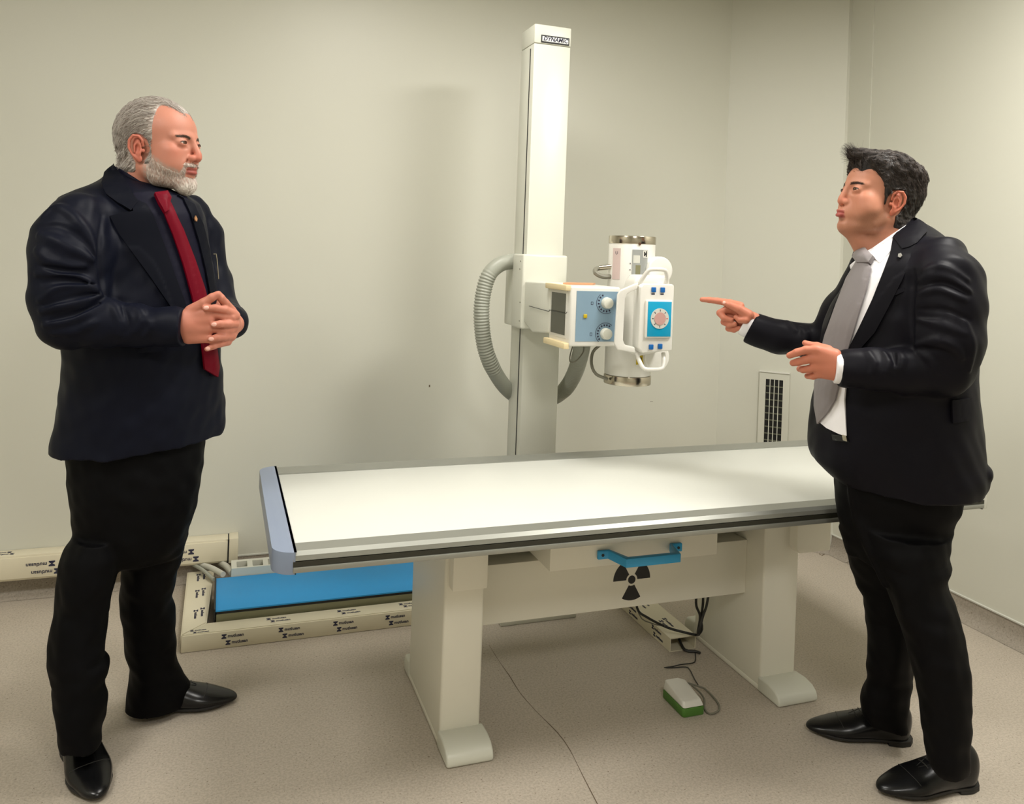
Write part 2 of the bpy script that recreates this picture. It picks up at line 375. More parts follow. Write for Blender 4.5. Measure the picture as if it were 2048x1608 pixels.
# control panel
PY = 2.385
pan = [(1.293, 1.319), (1.402, 1.319), (1.408, 1.313), (1.408, 1.095), (1.296, 1.087), (1.280, 1.104), (1.280, 1.307)]
px0 = .028
m = MB(SO); m.prism([(x + px0, PY, z) for x, z in pan], (0, .045, 0)); P0 = m.build('control_panel', M_WHITE2, S, bevel=.004, seg=3)
back = [(1.276, 1.29), (1.282, 1.325), (1.300, 1.346), (1.418, 1.346), (1.418, 1.09), (1.31, 1.07), (1.282, 1.090)]
m = MB(SO); m.prism([(x + px0, PY + .045, z) for x, z in back], (0, .075, 0)); m.build('panel_back', M_WHITE2, P0, bevel=.01, seg=3)
dcx, dcz = 1.349 + px0, 1.202
rr_ = MB(SO).box(dcx - .050, dcx + .050, PY - .010, PY + .001, dcz - .064, dcz + .064).build('display_bezel', M_WHITE2, P0, bevel=.006, seg=3)
MB(SO).box(dcx - .0445, dcx + .0445, PY - .0115, PY - .009, dcz - .0585, dcz + .0585).build('cyan_face', M_CYAN, P0, bevel=.001)
MB(SO).cyl((dcx, PY - .014, dcz + .002), (dcx, PY - .0112, dcz + .002), .034, n=40).build('dial_ring', M_LGREY, P0)
MB(SO).cyl((dcx, PY - .016, dcz + .002), (dcx, PY - .0138, dcz + .002), .021, n=32).build('dial_face', M_ROSE, P0)
for k in range(8):
    a = k * math.pi / 4; d = Vector((math.cos(a), 0, math.sin(a))); c0 = Vector((dcx, PY - .0142, dcz + .002))
    m = MB(SO); s_ = Vector((-d.z, 0, d.x)) * .0012
    m.prism([c0 + d * .024 + s_, c0 + d * .024 - s_, c0 + d * .030 - s_, c0 + d * .030 + s_], (0, -.0004, 0)); m.build('dial_mark', M_INK if k else mat('red mark', srgb(200, 60, 60), .5), P0, smooth=False)
for bx, bz in ((1.328, 1.299), (1.362, 1.299), (1.326, 1.108), (1.360, 1.110)):
    MB(SO).box(bx + px0 - .008, bx + px0 + .008, PY - .006, PY + .001, bz - .0085, bz + .0085).build('button', M_BTN, P0, bevel=.002)
    if bz > 1.2:
        MB(SO).box(bx + px0 - .007, bx + px0 + .006, PY - .0004, PY + .001, bz - .0165, bz - .0125).build('button_caption', M_INK, P0, smooth=False)
# handles (rounded bar loops)
def hbar(pts, r, name, flat=1.0):
    m = MB(SO); m.tube([Vector(p) for p in pts], r, n=12, step=.008); return m.build(name, M_WHITE2, P0, sharp=60)
hbar([(1.318, PY + .03, 1.313), (1.324, PY + .018, 1.335), (1.336, PY + .005, 1.361), (1.348, PY, 1.367), (1.390, PY, 1.367), (1.404, PY + .004, 1.359), (1.414, PY + .015, 1.335), (1.418, PY + .03, 1.313)], .0072, 'handle')
hbar([(1.318, PY + .03, 1.083), (1.322, PY + .018, 1.061), (1.330, PY + .005, 1.039), (1.344, PY, 1.033), (1.392, PY, 1.033), (1.406, PY + .004, 1.041), (1.414, PY + .015, 1.061), (1.420, PY + .03, 1.083)], .0072, 'handle')
# the tall side handle: flat loop standing off the left edge
lo = [(1.306, PY + .012, 1.322), (1.222, PY - .022, 1.296), (1.213, PY - .022, 1.281), (1.208, PY - .022, 1.120), (1.222, PY - .018, 1.100), (1.306, PY + .012, 1.085)]
li = [(1.300, PY + .010, 1.106), (1.254, PY - .008, 1.116), (1.246, PY - .008, 1.132), (1.248, PY - .008, 1.268), (1.257, PY - .006, 1.284), (1.302, PY + .010, 1.300)]
m = MB(SO)
n6 = len(lo); lir = li[::-1]
A = [m.bm.verts.new(Vector(p) - m.o) for p in lo]; B = [m.bm.verts.new(Vector(p) - m.o) for p in lir]
A2 = [m.bm.verts.new(Vector(p) - m.o + Vector((.004, .016, 0))) for p in lo]; B2 = [m.bm.verts.new(Vector(p) - m.o + Vector((.004, .016, 0))) for p in lir]
for k in range(n6 - 1):
    m.bm.faces.new((A[k], A[k + 1], B[k + 1], B[k])); m.bm.faces.new((A2[k + 1], A2[k], B2[k], B2[k + 1]))
    m.bm.faces.new((A[k], A2[k], A2[k + 1], A[k + 1])); m.bm.faces.new((B[k + 1], B2[k + 1], B2[k], B[k]))
m.bm.faces.new((A[0], B[0], B2[0], A2[0])); m.bm.faces.new((A[-1], A2[-1], B2[-1], B[-1]))
m.build('side_handle', M_WHITE2, P0, bevel=.0045, seg=3, sharp=60)
# collimator
co = MB(SO).box(1.075, 1.255, 2.425, 2.605, 1.105, 1.303).build('collimator', M_WHITE2, S, bevel=.007, seg=3)
MB(SO).box(1.0735, 1.077, 2.452, 2.590, 1.128, 1.286).build('window_surround', M_WHITE2, co, bevel=.001)
MB(SO).box(1.0722, 1.076, 2.462, 2.582, 1.138, 1.276).build('window', M_GLASS, co, smooth=False)
for a, b_ in ((1.287, 1.306), (1.096, 1.116)): MB(SO).box(1.058, 1.078, 2.430, 2.612, a, b_).build('accessory_rail', M_CREAM, co, bevel=.003)
fc = MB(SO).box(1.095, 1.25, 2.4235, 2.427, 1.122, 1.288).build('control_face', M_PANELB, co, smooth=False)
for z in (1.250, 1.148):
    MB(SO).cyl((1.203, 2.424, z), (1.203, 2.404, z), .0195, .0175, n=32).build('dial_knob', M_WHITE, co, bevel=.002)
    m = MB(SO)
    for k in range(9):
        a = math.radians(120 + k * 22 if z > 1.2 else 60 + k * 20); d = Vector((math.cos(a), 0, math.sin(a))); s_ = Vector((-d.z, 0, d.x))
        c0 = Vector((1.203, 2.4232, z))
        m.prism([c0 + d * .025 + s_ * .002, c0 + d * .025 - s_ * .002, c0 + d * .031 - s_ * .003, c0 + d * .031 + s_ * .003], (0, -.0003, 0))
        c1 = c0 + Vector((0, -.0003, 0))
    def arcp(r, w_, a0, a1, n=16):
        return [c0 + Vector((math.cos(t), 0, math.sin(t))) * (r + w_) for t in [math.radians(a0 + (a1 - a0) * k / n) for k in range(n + 1)]] + [c0 + Vector((math.cos(t), 0, math.sin(t))) * r for t in [math.radians(a1 - (a1 - a0) * k / n) for k in range(n + 1)]]
    m.prism(arcp(.035, .0015, 130 if z > 1.2 else 50, 300 if z > 1.2 else 230), (0, -.0003, 0))
    m.build('dial_scale', M_INK, co, smooth=False)
    m = MB(SO); q = Vector((1.151, 2.4232, z - .002))
    for a in ((-.004, .004, .003, .004), (-.004, .004, -.004, -.003), (-.004, -.003, -.003, .003), (.003, .004, -.003, .003)): m.box(q.x + a[0], q.x + a[1], q.y - .0003, q.y + .0003, q.z + a[2] * 1.3, q.z + a[3] * 1.3)
    m.build('field_mark', M_INK, co, smooth=False)
MB(SO).box(1.121, 1.134, 2.419, 2.424, 1.199, 1.212).build('yellow_button', M_YEL, co, bevel=.002)
m = MB(SO); m.prism([(1.135, 2.60, 1.3035), (1.09, 2.53, 1.3035), (1.215, 2.56, 1.3035), (1.245, 2.60, 1.3035)], (0, 0, .006)); m.build('lid_film', M_COPPER, co, smooth=False)
m = MB(SO); m.tube([atX(1058, 612, 1.069), atX(1098, 623, 1.068), atX(1099, 620, 1.068), atX(1132, 627, 1.068), atX(1134, 624, 1.068)], .0013, n=6); m.build('crosshair_wire', M_CABLE, co)
# hose and leads
rid = lambda t: 1 + .075 * math.sin(t * 2 * math.pi / .0115) * max(0, min(1, (t - .13) / .03, (.56 - t) / .04 if t < .75 else (t - .98) / .04))
hp_ = [(atY(1040, 522, 2.99)), atY(1024, 523, 2.99), atY(1000, 529, 2.99), atY(978, 550, 2.99), atY(966, 590, 2.99), atY(963, 635, 2.99), atY(969, 690, 3.0), atY(985, 735, 3.02), atY(1012, 776, 3.06),
       atY(1040, 795, 3.12), atY(1080, 803, 3.13), atY(1112, 793, 3.1), atY(1133, 775, 3.02), atY(1150, 745, 2.92), atY(1160, 712, 2.82), atY(1166, 680, 2.72)]
m = MB(SO); m.tube(hp_, .0300, n=18, step=.0026, rf=rid); m.build('corrugated_hose', M_GREY, S, sharp=80)
def lead(pts, r, m_, name='lead'): mm = MB(SO); mm.tube(pts, r, n=8, step=.01); return mm.build(name, m_, S)
lead([atY(1168, 690, 2.7), atY(1166, 705, 2.66), atY(1152, 722, 2.64), atY(1141, 724, 2.66), atY(1140, 712, 2.72), atY(1146, 690, 2.75)], .0025, M_CABLEG)
lead([atY(1200, 690, 2.62), atY(1186, 704, 2.62), atY(1183, 728, 2.6), atY(1192, 748, 2.58), atY(1215, 758, 2.58)], .0055, M_CABLEG)
lead([atY(1225, 553, 2.60), atY(1205, 553, 2.60), atY(1191, 546, 2.6), atY(1192, 538, 2.62), atY(1204, 536, 2.62)], .0085, M_CABLEG)
MB(SO).cyl(atY(1199, 536, 2.62), atY(1224, 533, 2.60), .009, n=16).build('connector', M_STEEL, S)

# ------------------------------------------------------------------ trunking and things on the floor behind the table
BR = 'mutlusan'
def logos(spots, parent, org, h=.019):
    """spots: (origin, xdir, ydir) in world; hourglass mark and word, two staggered rows"""
    for c, x, y in spots:
        objs = []
        x, y = Vector(x).normalized(), Vector(y).normalized(); c = Vector(c); zz = x.cross(y)
        for row in (0, 1):
            q = c + y * (h * .75 - row * h * 1.45) + x * (row * h * .9)
            mb = MB(); e = h * .5; w2 = h * .52
            mb.prism([q - x * w2 + y * e, q - x * w2 + y * e * .55, q - x * .2 * w2, q - x * w2 - y * e * .55, q - x * w2 - y * e, q + x * w2 - y * e, q + x * w2 - y * e * .55, q + x * .2 * w2, q + x * w2 + y * e * .55, q + x * w2 + y * e], zz * .0004)
            objs.append(mb.build('mark', M_INK, smooth=False))
            objs.append(text('word', BR, h * .95, q + x * (w2 + h * .25), x, y, M_INK, None, align='LEFT', bold=.0004))
        join_meshes('printed_logo', objs, M_INK, parent, org)
O1 = (-.9, 3.55, .13)
wt = MB(O1).box(-1.85, .062, 3.53, 3.598, .085, .182).build('wall_trunking', M_TRUNK, bevel=.003); wt.location = O1
tag(wt, 'long cream cable trunking fixed along the back wall above the skirting', 'trunking')
MB(O1).box(-1.85, .062, 3.524, 3.531, .093, .174).build('cover', M_TRUNK, wt, bevel=.002)
ec = MB(O1).box(.066, .102, 3.522, 3.5985, .083, .184).build('end_piece', M_TRUNK, wt, bevel=.002)
MB(O1).box(.061, .067, 3.5225, 3.598, .086, .181).build('joint_gap', M_BLACK, wt, smooth=False)
logos([((x, 3.5236, .128), (-1, 0, 0), (0, 0, -1)) for x in (-.56, -.06, -1.1)], wt, O1, .021)
logos([((x, 3.56, .1825), (-1, 0, 0), (0, -1, 0)) for x in (-.72, -.40, -.15)], wt, O1, .014)
O2 = (.5, 3.0, 0)
ft = MB(O2).prism([(-.088, 2.957, .001), (1.02, 2.957, .001), (1.02, 3.040, .001), (-.005, 3.040, .001)], (0, 0, .057)).build('floor_trunking', M_TRUNK, bevel=.002); ft.location = O2
tag(ft, 'cream cable trunking lying on the floor in front of the blue-topped plinth', 'trunking', 'trunking lengths on the floor')
MB(O2).prism([(-.084, 2.9625, .0575), (1.02, 2.9625, .0575), (1.02, 3.034, .0575), (-.012, 3.034, .0575)], (0, 0, .003)).build('cover', M_TRUNK, ft, bevel=.001)
logos([((x, 2.9568, .030), (1, 0, 0), (0, 0, 1)) for x in (.05, .24, .43, .62)], ft, O2, .0155)
logos([((x, 3.0, .0607), (1, 0, 0), (0, 1, 0)) for x in (.20, .45, .68)], ft, O2, .0145)
logos([((-.055, 2.978, .0607), (1, 0, 0), (0, 1, 0))], ft, O2, .011)
O3 = (-.04, 3.3, 0)
lt = MB(O3).prism([(-.090, 2.962, .001), (-.008, 3.043, .001), (.012, 3.53, .001), (-.091, 3.53, .001)], (0, 0, .057)).build('floor_trunking', M_TRUNK, bevel=.002); lt.location = O3
tag(lt, 'short cream floor trunking running from the wall past the left end of the plinth', 'trunking', 'trunking lengths on the floor')
MB(O3).prism([(-.086, 2.968, .0575), (-.012, 3.043, .0575), (.006, 3.52, .0575), (-.086, 3.52, .0575)], (0, 0, .003)).build('cover', M_TRUNK, lt, bevel=.001)
logos([((-.036, y, .0607), (0, -1, 0), (1, 0, 0)) for y in (3.16, 3.34, 3.50)], lt, O3, .0155)
O4 = (1.6, 2.7, 0)
st = MB(O4); wl = .003
for a in ((1.551, 1.554, 0.001, .050), (1.653, 1.656, 0.001, .050), (1.5541, 1.6529, 0.001, .004), (1.5541, 1.6529, .047, .050)): st.box(a[0], a[1], 2.516, 3.30, a[2], a[3])
st = st.build('floor_trunking', M_TRUNK, smooth=False); st.location = O4
tag(st, 'open-ended cream floor trunking beside the right table leg, leads at its mouth', 'trunking', 'trunking lengths on the floor')
MB(O4).box(1.558, 1.650, 2.62, 2.63, .0045, .0465).build('dark_inside', M_BLACK, st, smooth=False)
logos([((1.5508, y, .026), (0, -1, 0), (0, 0, 1)) for y in (2.83, 2.64)], st, O4, .0145)
logos([((1.60, y, .0502), (0, -1, 0), (1, 0, 0)) for y in (2.84, 2.66)], st, O4, .0155)
O5 = (.5, 3.2, 0)
bl = thing('floor_plinth', 'low floor plinth with a bright blue top sheet behind the table', 'plinth', O5)
MB(O5).box(.022, 1.02, 3.052, 3.345, .001, .079).build('body', M_OLIVE, bl, bevel=.003)
MB(O5).box(.024, 1.02, 3.054, 3.343, .079, .0885).build('black_band', M_BLACK, bl, smooth=False)
MB(O5).box(.020, 1.02, 3.050, 3.346, .0885, .0945).build('blue_sheet', M_BLUE2, bl, bevel=.001)
MB(O5).box(.0145, .0195, 3.05, 3.345, .001, .10).build('end_flange', M_BLACK, bl, smooth=False)
O6 = (.17, 3.4, 0)
sl = MB(O6)
xs = [.075, .095, .135, .155, .195, .215, .255, .265]
for k in range(0, 8, 2): sl.box(xs[k], xs[k + 1], 3.36, 3.42, .10, .125)
sl.box(.075, .265, 3.42, 3.44, .001, .125); sl.box(.075, .265, 3.35, 3.36, .001, .125)
sl = sl.build('slotted_cable_duct', M_WHITE, smooth=False); sl.location = O6
tag(sl, 'white slotted cable duct standing behind the left end of the blue-topped plinth', 'cable duct')
def cable(name, pts, r, m_, label, group=None, step=.012, cat='cable'):
    O = Vector(pts[0]); mm = MB(O); mm.tube(pts, r, n=10, step=step); o = mm.build(name, m_); o.location = O
    return tag(o, label, cat, group)
for k, (p0, p1, r) in enumerate((((-.075, 3.565, .078), (.012, 3.385, .075), .007), ((-.045, 3.56, .074), (.045, 3.365, .100), .011), ((.035, 3.565, .072), (.078, 3.372, .100), .012))):
    p0, p1 = Vector(p0), Vector(p1)
    cable('pvc_conduit', [p0, p0.lerp(p1, .5) + Vector((0, 0, .006)), p1], r, M_GREY if k == 0 else M_LGREY,
          ['thin grey conduit nearest the short floor trunking, leaving the wall trunking', 'pale conduit dropping from the wall trunking, middle one of the three', 'pale conduit nearest the slotted duct, leaving the wall trunking'][k], 'conduits below the wall trunking')
# black leads by the right leg
A0 = atZ(1391, 1275, .055)
LO_ = Vector((1.64, 2.48, .05)); lb = thing('cable_bundle', 'bundle of thin black and grey leads hanging over the open trunking', 'cables', LO_)
for pts, r, m_ in (([Vector((1.62, 2.45, .30)), atY(1392, 1205, 2.46), atY(1400, 1232, 2.47), atY(1396, 1262, 2.48), Vector((1.655, 2.50, .058))], .0045, M_CABLE),
                   ([Vector((1.64, 2.46, .31)), atY(1406, 1205, 2.46), atY(1402, 1235, 2.48), atY(1404, 1258, 2.48), Vector((1.66, 2.505, .055))], .0045, M_CABLE),
                   ([Vector((1.67, 2.46, .31)), atY(1415, 1202, 2.46), atY(1406, 1232, 2.46), atY(1398, 1262, 2.46), Vector((1.650, 2.495, .06))], .0045, M_CABLE),
                   ([Vector((1.46, 2.62, .24)), atY(1274, 1215, 2.6), atY(1295, 1235, 2.55), atY(1335, 1255, 2.53), atY(1370, 1265, 2.51), Vector((1.648, 2.50, .058))], .0045, M_CABLE),
                   ([Vector((1.465, 2.63, .24)), atY(1278, 1228, 2.6), atY(1305, 1247, 2.55), atY(1330, 1252, 2.53)], .0022, M_CABLEG)):
    mm = MB(LO_); mm.tube(pts, r, n=10, step=.012); mm.build('lead', m_, lb)
cable('black_lead', [Vector((1.615, 2.56, .02)), atZ(1370, 1300, .008), atZ(1392, 1303, .006), atZ(1400, 1306, .006)], .005, M_CABLE, 'short stub of black lead poking out of the mouth of the open trunking')
# foot pedal
O7 = (1.411, 2.2, 0)
pd = thing('foot_switch', 'small foot pedal switch with cream cover and green base on the floor under the table', 'foot pedal', O7)
px = [(1.374, 2.262), (1.430, 2.262), (1.448, 2.245), (1.448, 2.140), (1.380, 2.140), (1.374, 2.146)]
MB(O7).prism([(x, y, .0005) for x, y in px], (0, 0, .027)).build('base', M_GREEN, pd, bevel=.003)
m = MB(O7); bt = [m.bm.verts.new(Vector((x, y, .028)) - m.o) for x, y in px]
tp = [m.bm.verts.new(Vector((x + (.004 if x < 1.4 else -.006), y + (-.004 if y > 2.2 else .010), .060 if y > 2.2 else .046)) - m.o) for x, y in px]
m.bm.faces.new(bt[::-1]); m.bm.faces.new(tp)
for k in range(6): m.bm.faces.new((bt[k], bt[(k + 1) % 6], tp[(k + 1) % 6], tp[k]))
m.build('cover', M_WHITE2, pd, bevel=.004, seg=3)
cable('thin_black_cable', [atZ(1390, 1300, .003), atZ(1391, 1320, .003), atZ(1385, 1326, .003), atZ(1362, 1329, .003), atZ(1345, 1333, .003), atZ(1329, 1335, .003), atZ(1350, 1335, .003), atZ(1372, 1334, .003), atZ(1380, 1340, .003), atZ(1389, 1358, .004), atZ(1396, 1369, .004)], .0018, M_CABLE, 'thin black cable zigzagging on the floor from the trunking to the foot pedal')
cable('pedal_cable', [Vector((1.440, 2.258, .045)), atZ(1395, 1372, .03), atZ(1410, 1378, .012), atZ(1425, 1392, .004), atZ(1438, 1410, .004), atZ(1436, 1422, .004), atZ(1420, 1428, .004), atZ(1409, 1418, .004), atZ(1409, 1400, .015), atZ(1400, 1385, .02), atZ(1383, 1370, .05)], .003, M_CABLEG, 'grey cable looping beside the foot pedal')
# air vent in the corner wall
d = Vector((CH1[0] - CH0[0], CH1[1] - CH0[1], 0)).normalized(); n_ = Vector((-.7071, -.7071, 0))
VO = Vector((2.648, 3.402, .62)); 
def vbox(name, u0, u1, z0, z1, o0, o1, m_, parent, bevel=0):
    mb = MB(); P = [VO * 1 - VO + d * u + n_ * o + Uv * z for u, o, z in ((u0, o0, z0), (u1, o0, z0), (u1, o1, z0), (u0, o1, z0))]
    mb.prism(P, Uv * (z1 - z0)); return mb.build(name, m_, parent, bevel=bevel)
V = thing('air_vent', 'tall white wall air vent with a dark grille low on the angled corner wall', 'vent', VO)
W2, Z0_, Z1_ = .073, -.235, .233
vbox('duct_back', -.042, .042, -.20, .197, .0015, .004, M_BLACK, V)
for a in ((-W2, -.042, Z0_, Z1_), (.042, W2, Z0_, Z1_), (-.042, .042, .197, Z1_), (-.042, .042, Z0_, -.20)): vbox('frame', *a, .001, .012, M_WALL, V)
vbox('frame_lip', -W2, W2, Z1_ - .002, Z1_ + .003, .001, .017, M_WHITE2, V)
for k in range(3): u = -.042 + .084 * (k + 1) / 4; vbox('vertical_blade', u - .0018, u + .0018, -.20, .197, .006, .012, M_WHITE, V)
for k in range(11): z = .197 - .034 * (k + 1); vbox('horizontal_blade', -.042, .042, z - .0045, z + .0005, .004, .009, M_VENTD, V)

# ------------------------------------------------------------------ solid modelling on a voxel field (bodies and clothes)
rng = np.random.default_rng(7)
class Field:
    def __init__(s, lo, hi, h, big=.04):
        s.lo = np.array(lo, np.float32); s.h = h; n = [int((b - a) / h) + 2 for a, b in zip(lo, hi)]
        s.ax = [s.lo[i] + h * np.arange(n[i], dtype=np.float32) for i in range(3)]
        s.D = np.full(n, big, np.float32); s.big = big
    def sub(s, lo, hi, m):
        r = []
        for i in range(3):
            a = int(max(0, math.floor((lo[i] - m - s.lo[i]) / s.h))); b = int(min(s.D.shape[i], math.ceil((hi[i] + m - s.lo[i]) / s.h) + 1))
            if b <= a: return None
            r.append(slice(a, b))
        return tuple(r)
    def grid(s, r): return s.ax[0][r[0]][:, None, None], s.ax[1][r[1]][None, :, None], s.ax[2][r[2]][None, None, :]
    def comb(s, r, d, mode, k):
        A = s.D[r]
        if mode == 'u':
            if k > 0:
                t = np.clip(.5 + .5 * (A - d) / k, 0, 1); s.D[r] = A * (1 - t) + d * t - k * t * (1 - t)
            else: s.D[r] = np.minimum(A, d)
        elif mode == 's':
            d = -d
            if k > 0:
                t = np.clip(.5 - .5 * (A - d) / k, 0, 1); s.D[r] = A * (1 - t) + d * t + k * t * (1 - t)
            else: s.D[r] = np.maximum(A, d)
    def rcone(s, a, b, ra, rb, mode='u', k=.01, T=None):
        s.chain([a, b], [ra, rb], mode, k, T)
    def chain(s, P, Rr, mode='u', k=.01, T=None, kk=None):
        """tapering round-ended tube through P; segments joined before it is combined"""
        Q = [np.array(p, np.float32) for p in P]; W = [T.fwd(q) for q in Q] if T else Q; sc = T.s if T else 1.
        rm = max(Rr) * sc; lo = np.min(W, 0) - rm; hi = np.max(W, 0) + rm; m = k * 1.2 + 3 * s.h
        r = s.sub(lo, hi, m)
        if r is None: return
        X, Y, Z = s.grid(r); out = None
        for a, b, ra, rb in zip(W, W[1:], Rr, Rr[1:]):
            ab = b - a; L2 = max(float(ab @ ab), 1e-9)
            t = np.clip(((X - a[0]) * ab[0] + (Y - a[1]) * ab[1] + (Z - a[2]) * ab[2]) / L2, 0, 1)
            d = np.sqrt((X - a[0] - ab[0] * t) ** 2 + (Y - a[1] - ab[1] * t) ** 2 + (Z - a[2] - ab[2] * t) ** 2) - (ra + (rb - ra) * t) * sc
            if out is None: out = d
            elif kk:
                q = np.clip(.5 + .5 * (out - d) / kk, 0, 1); out = out * (1 - q) + d * q - kk * q * (1 - q)
            else: out = np.minimum(out, d)
        s.comb(r, out.astype(np.float32), mode, k)
    def ell(s, c, rad, mode='u', k=.01, T=None, rot=None):
        """ellipsoid; rot = 3x3 whose columns are its own axes"""
        c = np.array(c, np.float32); rad = np.array(rad, np.float32); Mx = np.eye(3) if rot is None else np.array(rot)
        if T: cw = T.fwd(c); Mx = T.M @ Mx; radw = rad * T.s
        else: cw = c; radw = rad
        e = np.abs(Mx) @ radw
        r = s.sub(cw - e, cw + e, k + 3 * s.h)
        if r is None: return
        X, Y, Z = s.grid(r); X = X - cw[0]; Y = Y - cw[1]; Z = Z - cw[2]
        q = [Mx[0, i] * X + Mx[1, i] * Y + Mx[2, i] * Z for i in range(3)]
        k0 = np.sqrt(sum((q[i] / radw[i]) ** 2 for i in range(3))); k1 = np.sqrt(sum((q[i] / radw[i] ** 2) ** 2 for i in range(3))) + 1e-6
        s.comb(r, (k0 * (k0 - 1) / k1).astype(np.float32), mode, k)
    def loft(s, rows, mode='u', k=.01, slope=(0, 0), p=2.0):
        """rows: (z, cx, cy, a, b), any order; elliptical column; slope tilts the top and bottom cuts along x"""
        rows = sorted(rows); zz = np.array([q[0] for q in rows]); 
        cols = [np.array([q[i] for q in rows]) for i in range(1, 5)]
        lo = (min(cols[0] - cols[2]), min(cols[1] - cols[3]), zz[0] - .03); hi = (max(cols[0] + cols[2]), max(cols[1] + cols[3]), zz[-1] + .03)
        r = s.sub(lo, hi, k + 3 * s.h); X, Y, Z = s.grid(r)
        zs = Z.ravel(); f = [pchip(zz, c, zs)[None, None, :] for c in cols]
        x = X - f[0]; y = Y - f[1]; a = f[2]; b = f[3]
        k0 = (np.abs(x / a) ** p + np.abs(y / b) ** p) ** (1 / p); k1 = np.sqrt((x / a ** 2) ** 2 + (y / b ** 2) ** 2) + 1e-6
        d = np.where(k0 > .3, k0 * (k0 - 1) / k1, -.3 * np.minimum(a, b))
        d = np.maximum(d, Z - zz[-1] + slope[1] * x); d = np.maximum(d, zz[0] + slope[0] * x - Z)
        s.comb(r, d.astype(np.float32), mode, k)
    def offset_noise(s, lo, hi, fn):
        r = s.sub(lo, hi, 0); X, Y, Z = s.grid(r); band = np.abs(s.D[r]) < s.big * .8
        d = fn(X, Y, Z); s.D[r] = s.D[r] + np.where(band, d, 0).astype(np.float32)
    def sample(s, P):
        P = np.atleast_2d(P); q = (P - s.lo) / s.h; i = np.floor(q).astype(int); f = q - i
        n = np.array(s.D.shape); i = np.clip(i, 0, n - 2); f = np.clip(f, 0, 1); o = 0
        for dx in (0, 1):
            for dy in (0, 1):
                for dz in (0, 1):
                    w_ = (f[:, 0] if dx else 1 - f[:, 0]) * (f[:, 1] if dy else 1 - f[:, 1]) * (f[:, 2] if dz else 1 - f[:, 2])
                    o = o + w_ * s.D[i[:, 0] + dx, i[:, 1] + dy, i[:, 2] + dz]
        return o
    def grad(s, P, e=None):
        e = e or s.h * 1.5; P = np.atleast_2d(P)
        g = np.stack([s.sample(P + d) - s.sample(P - d) for d in np.eye(3) * e], 1)
        return g / (np.linalg.norm(g, axis=1, keepdims=True) + 1e-9)
    def snap(s, P, off=0., it=5):
        for _ in range(it): P = P - (s.sample(P) - off)[:, None] * s.grad(P)
        return P
    def raycast(s, o, dirs, t0, t1):
        """first surface hit of rays from o; returns points and mask"""
        dirs = dirs / dirs[:, 1:2]; n = len(dirs); t = np.full(n, t0); ok = np.zeros(n, bool); step = s.h
        for _ in range(int((t1 - t0) / step) + 60):
            d = s.sample(o + dirs * t[:, None]); ok = d < s.h * .3
            t = np.where(ok, t, t + np.maximum(step * .6, d * .7)); 
            if ok.all(): break
            t = np.minimum(t, t1)
        return o + dirs * t[:, None], ok
    def mesh(s):
        D = s.D; S = D < 0
        c = S[:-1, :-1, :-1].astype(np.uint8)
        for dx in (0, 1):
            for dy in (0, 1):
                for dz in (0, 1):
                    if dx or dy or dz: c += S[dx:D.shape[0] - 1 + dx, dy:D.shape[1] - 1 + dy, dz:D.shape[2] - 1 + dz]
        I = np.argwhere((c > 0) & (c < 8)); idx = np.full(c.shape, -1, np.int32); idx[tuple(I.T)] = np.arange(len(I))
        acc = np.zeros((len(I), 3)); cnt = np.zeros(len(I))
        cor = [(x, y, z) for x in (0, 1) for y in (0, 1) for z in (0, 1)]
        V = {q: D[I[:, 0] + q[0], I[:, 1] + q[1], I[:, 2] + q[2]] for q in cor}
        for a in cor:
            for ax in range(3):
                if a[ax] == 0:
                    b = tuple(1 if i == ax else a[i] for i in range(3)); va, vb = V[a], V[b]; m = (va < 0) != (vb < 0)
                    t = np.where(m, va / np.where(m, va - vb, 1), 0)
                    p = np.array(a, float)[None, :].repeat(len(I), 0); p[:, ax] += t
                    acc += p * m[:, None]; cnt += m
        P = s.lo + (I + acc / cnt[:, None]) * s.h
        F_ = []
        for ax in range(3):
            A = S.take(range(0, S.shape[ax] - 1), ax); B = S.take(range(1, S.shape[ax]), ax)
            E_ = np.argwhere(A != B); u, v = (ax + 1) % 3, (ax + 2) % 3
            E_ = E_[(E_[:, u] > 0) & (E_[:, v] > 0) & (E_[:, u] < S.shape[u] - 1) & (E_[:, v] < S.shape[v] - 1)]
            qs = []
            for du, dv in ((-1, -1), (0, -1), (0, 0), (-1, 0)):
                e = E_.copy(); e[:, u] += du; e[:, v] += dv; qs.append(idx[tuple(e.T)])
            q = np.stack(qs, 1); flip = ~S[tuple(E_.T)]; q[flip] = q[flip][:, ::-1]; F_.append(q)
        return P, np.concatenate(F_)
def pchip(x, y, q):
    """monotone cubic through (x, y)"""
    x = np.asarray(x, float); y = np.asarray(y, float); h = np.diff(x); dl = np.diff(y) / h; m = np.zeros_like(y)
    m[0], m[-1] = dl[0], dl[-1]
    for i in range(1, len(x) - 1):
        if dl[i - 1] * dl[i] > 0: m[i] = 2 * dl[i - 1] * dl[i] / (dl[i - 1] + dl[i])
    q = np.clip(q, x[0], x[-1]); i = np.clip(np.searchsorted(x, q) - 1, 0, len(x) - 2); t = (q - x[i]) / h[i]
    return (2 * t ** 3 - 3 * t ** 2 + 1) * y[i] + (t ** 3 - 2 * t ** 2 + t) * h[i] * m[i] + (-2 * t ** 3 + 3 * t ** 2) * y[i + 1] + (t ** 3 - t ** 2) * h[i] * m[i + 1]
class Xf:
    """frame of a head or hand inside a person's frame; s = uniform scale, M may stretch"""
    def __init__(s, M_, t, sc=1.): s.M = np.array(M_, float); s.t = np.array(t, float); s.s = sc
    def fwd(s, p): return s.M @ (np.array(p, float) * s.s) + s.t
    def inv(s, P): return ((P - s.t) @ s.M) / s.s
